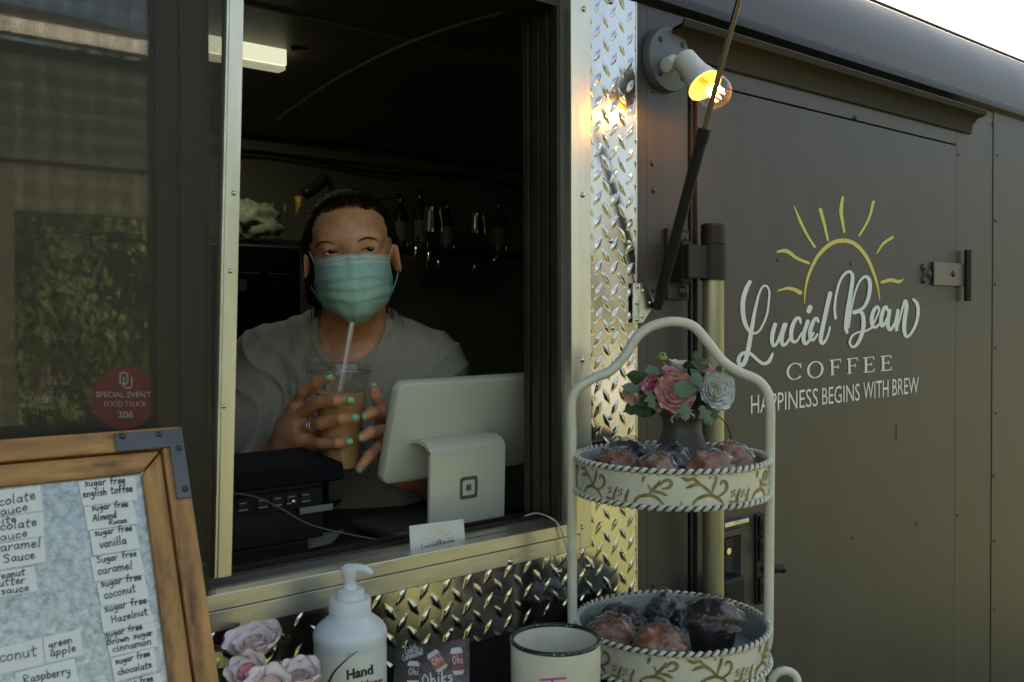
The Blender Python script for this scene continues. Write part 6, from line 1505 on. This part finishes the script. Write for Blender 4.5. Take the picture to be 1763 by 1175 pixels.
# shirt: the torso field grown outwards, with folds, cut at the neckline
Sf = Field(lo, hi, .0030)
Sf.ell(LP(603, 745, 1.75), (.178, .120, .22), .03); Sf.ell(LP(603, 660, 1.745), (.180, .096, .098), .04)
Sf.cap(LP(466, 622, 1.74), LP(738, 630, 1.76), .064, .062, .05)
Sf.ell(LP(540, 585, 1.75), (.095, .060, .045), .04, roll=-.35); Sf.ell(LP(672, 590, 1.76), (.095, .060, .045), .04, roll=.35)
Sf.cap(LP(606, 606, 1.75), LP(606, 575, 1.745), .075, .070, .04)
Sf.cap(LP(456, 632, 1.73), LP(424, 796, 1.645), .068, .062, .03); Sf.cap(LP(742, 642, 1.75), LP(760, 800, 1.69), .066, .060, .03)
Sf.cap(LP(418, 796, 1.645), LP(450, 800, 1.61), .060, .052, .02)
X, Y, Z = np.meshgrid(*Sf.ax, indexing='ij', sparse=True)
def crease(t, p=.55): return 1 - 2 * np.abs(np.sin(t)) ** p
wob = 1.6 * np.sin(19 * Z + 11 * X) + 1.1 * np.sin(31 * X - 23 * Z + 2)
fold = .0034 * crease(52 * (X + .42) + 16 * Z + wob) * np.clip((X + .345) * -14, 0, 1) * np.clip((.02 - Z) * 12, 0, 1) \
     + .0032 * crease(50 * (X + .10) - 20 * Z + wob) * np.clip((X + .185) * 14, 0, 1) * np.clip((.02 - Z) * 12, 0, 1) \
     + .0024 * crease(44 * (X + .28) * (1 + 1.4 * np.abs(X + .28)) + .6 * wob) * np.clip((-.055 - Z) * 12, 0, 1) + .0008 * np.sin(150 * X + 64 * Z + 3 * np.sin(50 * Z))
fold = -1.1 * fold
Sf.F += (fold * (np.abs(Sf.F) < .045)).astype(np.float32)
# neck opening: a slanted wide ellipsoid
nc = LP(607, 560, 1.70); 
def neck(X, Y, Z):
    x = (X - nc[0]) / .064; z = (Z - nc[2]); z = z / np.where(z < 0, .078, .12); return (np.sqrt(x * x + z * z + ((Y - nc[1] - .03) / .16) ** 2) - 1) * .06
d = neck(X, Y, Z).astype(np.float32); body_ = Sf.F.copy()
Sf.F = np.maximum(body_, -d)
band = np.maximum(np.abs(d - .004) - .0062, body_ - .0028)
Sf.F = np.minimum(Sf.F, np.maximum(band, body_ - .0028)).astype(np.float32)
Sf.F[:, :, :2] = .05; Sf.F[:2] = .05; Sf.F[:, -2:] = .05; Sf.F[-2:] = .05
Vs, Fs = Sf.mesh(); print('shirt verts', len(Vs)); obj('shirt', (toW(Vs), Fs), M['shirt'], per, smooth=True)

# hair drawn back: shell round the skull with combed ridges
Hf = Field(hc - .16, hc + .18, .0022)
Hf.ell(hp_(0, .026, .026), (.083, .101, .088), .01, hd=HM); Hf.ell(hp_(0, .06, -.01), (.080, .075, .10), .02, hd=HM); Hf.cap(hp_(0, .09, -.02), hp_(0, .10, -.10), .05, .035, .03)
Hf.cap(hp_(-.070, .004, .02), hp_(-.074, .022, -.075), .016, .012, .015)
for s_ in (-1, 1): Hf.cap(hp_(s_ * .070, .030, .01), hp_(s_ * .062, .052, -.085), .017, .012, .015)
X, Y, Z = np.meshgrid(*Hf.ax, indexing='ij', sparse=True)
xa_ = X - hc[0]; ya_ = Y - hc[1]; za_ = Z - hc[2]; xr_ = HMn[0, 0] * xa_ + HMn[1, 0] * ya_ + HMn[2, 0] * za_; yr__ = HMn[0, 1] * xa_ + HMn[1, 1] * ya_ + HMn[2, 1] * za_; zr__ = HMn[0, 2] * xa_ + HMn[1, 2] * ya_ + HMn[2, 2] * za_; ya_ = yr__
Hf.F += (.0004 * np.sin(np.arctan2(xr_, zr__ + .05) * 46 + 3 * np.sin(ya_ * 60))).astype(np.float32)
hl = (np.sqrt((xr_ / .0665) ** 2 + ((zr__ - .010) / np.where(zr__ > .010, .070, .165)) ** 2 + ((ya_ + .100) / .105) ** 2) - 1) * .066 + .0007 * np.sin(xr_ * 300 + 2 * np.sin(xr_ * 90)) + .0005 * np.sin(xr_ * 930 + 1)           # clear the face
Hf.F = np.maximum(Hf.F, -hl.astype(np.float32))
Hf.F = np.maximum(Hf.F, ((-ya_ - .005) + np.clip(zr__ - .02, -.2, .0) * -1.0 * np.where(xr_ < 0, .15, .75)).astype(np.float32) * np.float32(1) * (zr__ < .02) + (-.05) * (zr__ >= .02))
for a in (0, 1, 2):
    sl_ = [slice(None)] * 3; sl_[a] = slice(0, 2); Hf.F[tuple(sl_)] = .05; sl_[a] = slice(-2, None); Hf.F[tuple(sl_)] = .05
Vh, Fh = Hf.mesh(); hair = obj('hair', (toW(Vh), Fh), M['hair'], per, smooth=True)
rg = random.Random(3)
LK = []
for k in range(34):
    s_ = -1 if k % 3 else 1; a0 = rg.uniform(.060, .078); c0 = rg.uniform(-.06, .01); q = [hp_(s_ * a0, .02 + rg.uniform(-.01, .03), c0), hp_(s_ * (a0 + rg.uniform(-.004, .008)), .03, c0 - .05), hp_(s_ * (a0 + rg.uniform(-.012, .012)), .03, c0 - .085 - rg.uniform(0, .03))]
    LK.append(tube(smoothpath([w3(p) for p in q], 4), .0004, 4))
for k in range(280):
    t_ = rg.uniform(-1, 1); q = [hp_(t_ * .056, -.0755 + .046 * t_ * t_, .080 * math.sqrt(max(0, 1 - (t_ * .056 / .068) ** 2)) - .002 + rg.uniform(-.003, .004)), hp_(t_ * .062 + rg.uniform(-.006, .006), -.040, .102 - .034 * t_ * t_), hp_(t_ * .068 + rg.uniform(-.01, .01), .01, .1155 - .04 * t_ * t_)]
    LK.append(tube(smoothpath([w3(p) for p in q], 4), .00042, 4))
obj('loose_strands', join(*LK), M['hair'], hair, kind='stuff')
for s_ in (-1, 1):
    p = w3(hp_(s_ * .083, .000, -.036)); obj('earring', xf(blobmesh(.003, .003, .003, 1, 0, 1, 12, 8), Matrix.Translation(p)), M['chrome'], per, smooth=True)

# face mask: pleated sheet over nose and chin
def mk(s_, q):                       # s in -1..1 across, q in 0..1 from the top edge down
    hw_ = np.interp(q, [0, .3, .55, .75, .88, 1], [.0640, .0655, .0650, .0545, .042, .024]); c_ = -.0110 - .1120 * q + .0035 * (1 - abs(s_)) * (q < .12) 
    c_ += (.012 * abs(s_) ** 3) * max(0, q - .6) * 2.2
    front = np.interp(q, [0, .12, .3, .5, .72, .88, 1], [-.106, -.117, -.127, -.126, -.119, -.107, -.085])
    side = np.interp(q, [0, .5, .8, 1], [-.050, -.040, -.050, -.068]); w_ = abs(s_) ** 3.2
    b_ = front * (1 - w_) + side * w_
    b_ -= .0042 * math.exp(-(s_ / .10) ** 2) * (1 - q)        # centre ridge
    for q0, k in ((.34, 1), (.52, 1), (.70, 1)):
        t_ = (q - q0 - .10 * abs(s_) ** 1.4 * (-1 if q0 > .5 else .3)) * 18
        b_ += .0062 * math.tanh(t_ * 2.6) * math.exp(-abs(t_) * .8) * (.30 + .70 * abs(s_))
    b_ += .0022 * noise.noise(Vector((s_ * 3.2, q * 4.4, 2))) + .0030 * noise.noise(Vector((s_ * 1.6, q * 2.2 + s_, 5)))
    return hp_(s_ * hw_, b_, c_ + .0018 * noise.noise(Vector((s_ * 4, q * 3, 9))))
def mask_part(q0, q1, m_, name, off, n=44, k=34):
    V = [mk(-1 + 2 * i / n, q0 + (q1 - q0) * j / k) for j in range(k + 1) for i in range(n + 1)]; N = len(V)
    V = np.array(V); V[:, 1] -= off; V2 = V.copy(); V2[:, 1] += .0012
    Fc = []
    for j in range(k):
        for i in range(n): a = j * (n + 1) + i; Fc += [(a, a + n + 1, a + n + 2, a + 1), (N + a, N + a + 1, N + a + n + 2, N + a + n + 1)]
    for i in range(n): Fc += [(i, i + 1, N + i + 1, N + i), (k * (n + 1) + i, N + k * (n + 1) + i, N + k * (n + 1) + i + 1, k * (n + 1) + i + 1)]
    for j in range(k): a = j * (n + 1); Fc += [(a, N + a, N + a + n + 1, a + n + 1), (a + n, a + 2 * n + 1, N + a + 2 * n + 1, N + a + n)]
    return obj(name, ([Vector(p) for p in toW(np.concatenate([V, V2]))], Fc), m_, par_, smooth='auto')
par_ = per
fm = mask_part(0, 1, M['mask'], 'face_mask', 0); par_ = fm
mask_part(.004, .125, M['maskband'], 'mask_band', .0009, k=6)
M['stitch'] = mat('stitching', (.22, .34, .28), .9)
for qq in (.022, .082): obj('stitch_line', tube([w3(mk(-1 + 2 * i / 40, qq) - np.array([0, .0013, 0])) for i in range(41)], .00035, 4), M['stitch'], fm)
for s_ in (-1, 1):
    sb = [mk(s_ * .93, q) - np.array([0, .0016, 0]) for q in np.linspace(.30, .66, 10)]; sb2 = [mk(s_ * 1.0, q) + np.array([s_ * .0012, -.0016, 0]) for q in np.linspace(.30, .66, 10)]
    V = [w3(p) for p in sb] + [w3(p) for p in sb2]; obj('mask_binding', (V + [v + F0 * .0008 for v in V], [(i, i + 1, 11 + i, 10 + i) for i in range(9)] + [(20 + i, 30 + i, 31 + i, 21 + i) for i in range(9)]), mat('binding', (.16, .50, .46), .8), fm)
    lp_ = [mk(s_ * .99, .03) - np.array([0, .001, 0]), hp_(s_ * .073, -.005, .008), hp_(s_ * .082, .018, .016), hp_(s_ * .084, .032, -.008), hp_(s_ * .078, .02, -.045), mk(s_ * .99, .62)]
    obj('ear_loop', tube(smoothpath([w3(p) for p in lp_], 6), .0011, 6), M['maskband'], fm, smooth=True)

# ------------------------------------------------------------------ iced coffee in her hands
CB = 1.512
ca = LP(586, 640, CB)
cupc = w3((ca[0], CB, 0)); cupc.z = 0
def cz(v): return H - (v - HORIZ) / FPX * CB
def cr(w_): return w_ / 2 / FPX * CB
cup = thing('iced_coffee', 'clear plastic cup of milky iced coffee with a striped straw', 'drink', (cupc.x, cupc.y, cz(806)))
obj('cup_wall', lathe([(cr(60), cz(806)), (cr(95), cz(646)), (cr(97), cz(642))], cupc, 56), M['clear'], cup, smooth='auto')
obj('coffee', lathe([(.0001, cz(803)), (cr(58), cz(803)), (cr(86.5), cz(674)), (.0001, cz(673))], cupc, 56), M['coffee'], cup, smooth='auto')
obj('lid', lathe([(cr(97), cz(645)), (cr(103), cz(642)), (cr(104), cz(637)), (cr(99), cz(633)), (cr(96), cz(627)), (cr(94), cz(624)), (cr(60), cz(625)), (.006, cz(625))], cupc, 56), M['clear'], cup, smooth='auto')
obj('lid_rim', lathe([(cr(103.5) + .0009 * math.cos(math.radians(a)), cz(639) + .0009 * math.sin(math.radians(a))) for a in range(0, 361, 60)], cupc, 56), glassy('rim_plastic', (.9, .9, .85), .08, .15, veil=.12), cup, smooth=True)
s0_, s1_ = w3(LP(579, 700, CB + .012)), w3(LP(606, 555, CB - .02))
strw = obj('straw', tube([s0_, s1_], .0041, 18, cap=False), M['straw'], cup, smooth='auto')
dd = (s1_ - s0_).normalized(); fx_, fy_ = frame_of(dd)
for k in range(2):
    a = math.radians(0 + 180 * k); P = [s0_ + (s1_ - s0_) * t_ + (fx_ * math.cos(a) + fy_ * math.sin(a)) * .0040 for t_ in (0, 1)]; obj('stripe', tube(P, .0006, 6), M['red'], strw)

# dim syrup bottles and cup stacks at the back of the trailer
for k, (u, h_, r_, c_, lb) in enumerate(((690, .20, .028, (.02, .012, .008), 'dim syrup bottle on the wire shelf just right of the head'), (724, .22, .030, (.03, .02, .01), 'taller dim syrup bottle second from the head'),
        (770, .19, .028, (.012, .012, .014), 'black syrup bottle between the two steel jugs'), (860, .21, .03, (.04, .035, .028), 'pale brown syrup bottle nearest the window jamb'))):
    q = hy(u, 400, 1.80); z0 = zs_ + .004
    t = thing('syrup_bottle', lb, 'bottle', (q.x, q.y, z0)); mb = mat('syrup_glass', c_, .2, coat=.5)
    obj('body', lathe([(.0001, z0), (r_, z0), (r_, z0 + h_ * .62), (r_ * .35, z0 + h_ * .80), (r_ * .35, z0 + h_ * .92)], Vector((q.x, q.y, 0)), 24), mb, t, smooth='auto')
    obj('pump', join(cyl((q.x, q.y, z0 + h_ * .92), (q.x, q.y, z0 + h_), .006, n=10), cyl((q.x, q.y, z0 + h_), (q.x - .03, q.y - .02, z0 + h_ - .004), .004, n=8)), M['blackm'], t)
    obj('bottle_label', lathe([(r_ + .0006, z0 + h_ * .15), (r_ + .0006, z0 + h_ * .5)], Vector((q.x, q.y, 0)), 24), mat('dim_label', (.10, .09, .07), .6), t, smooth=True)
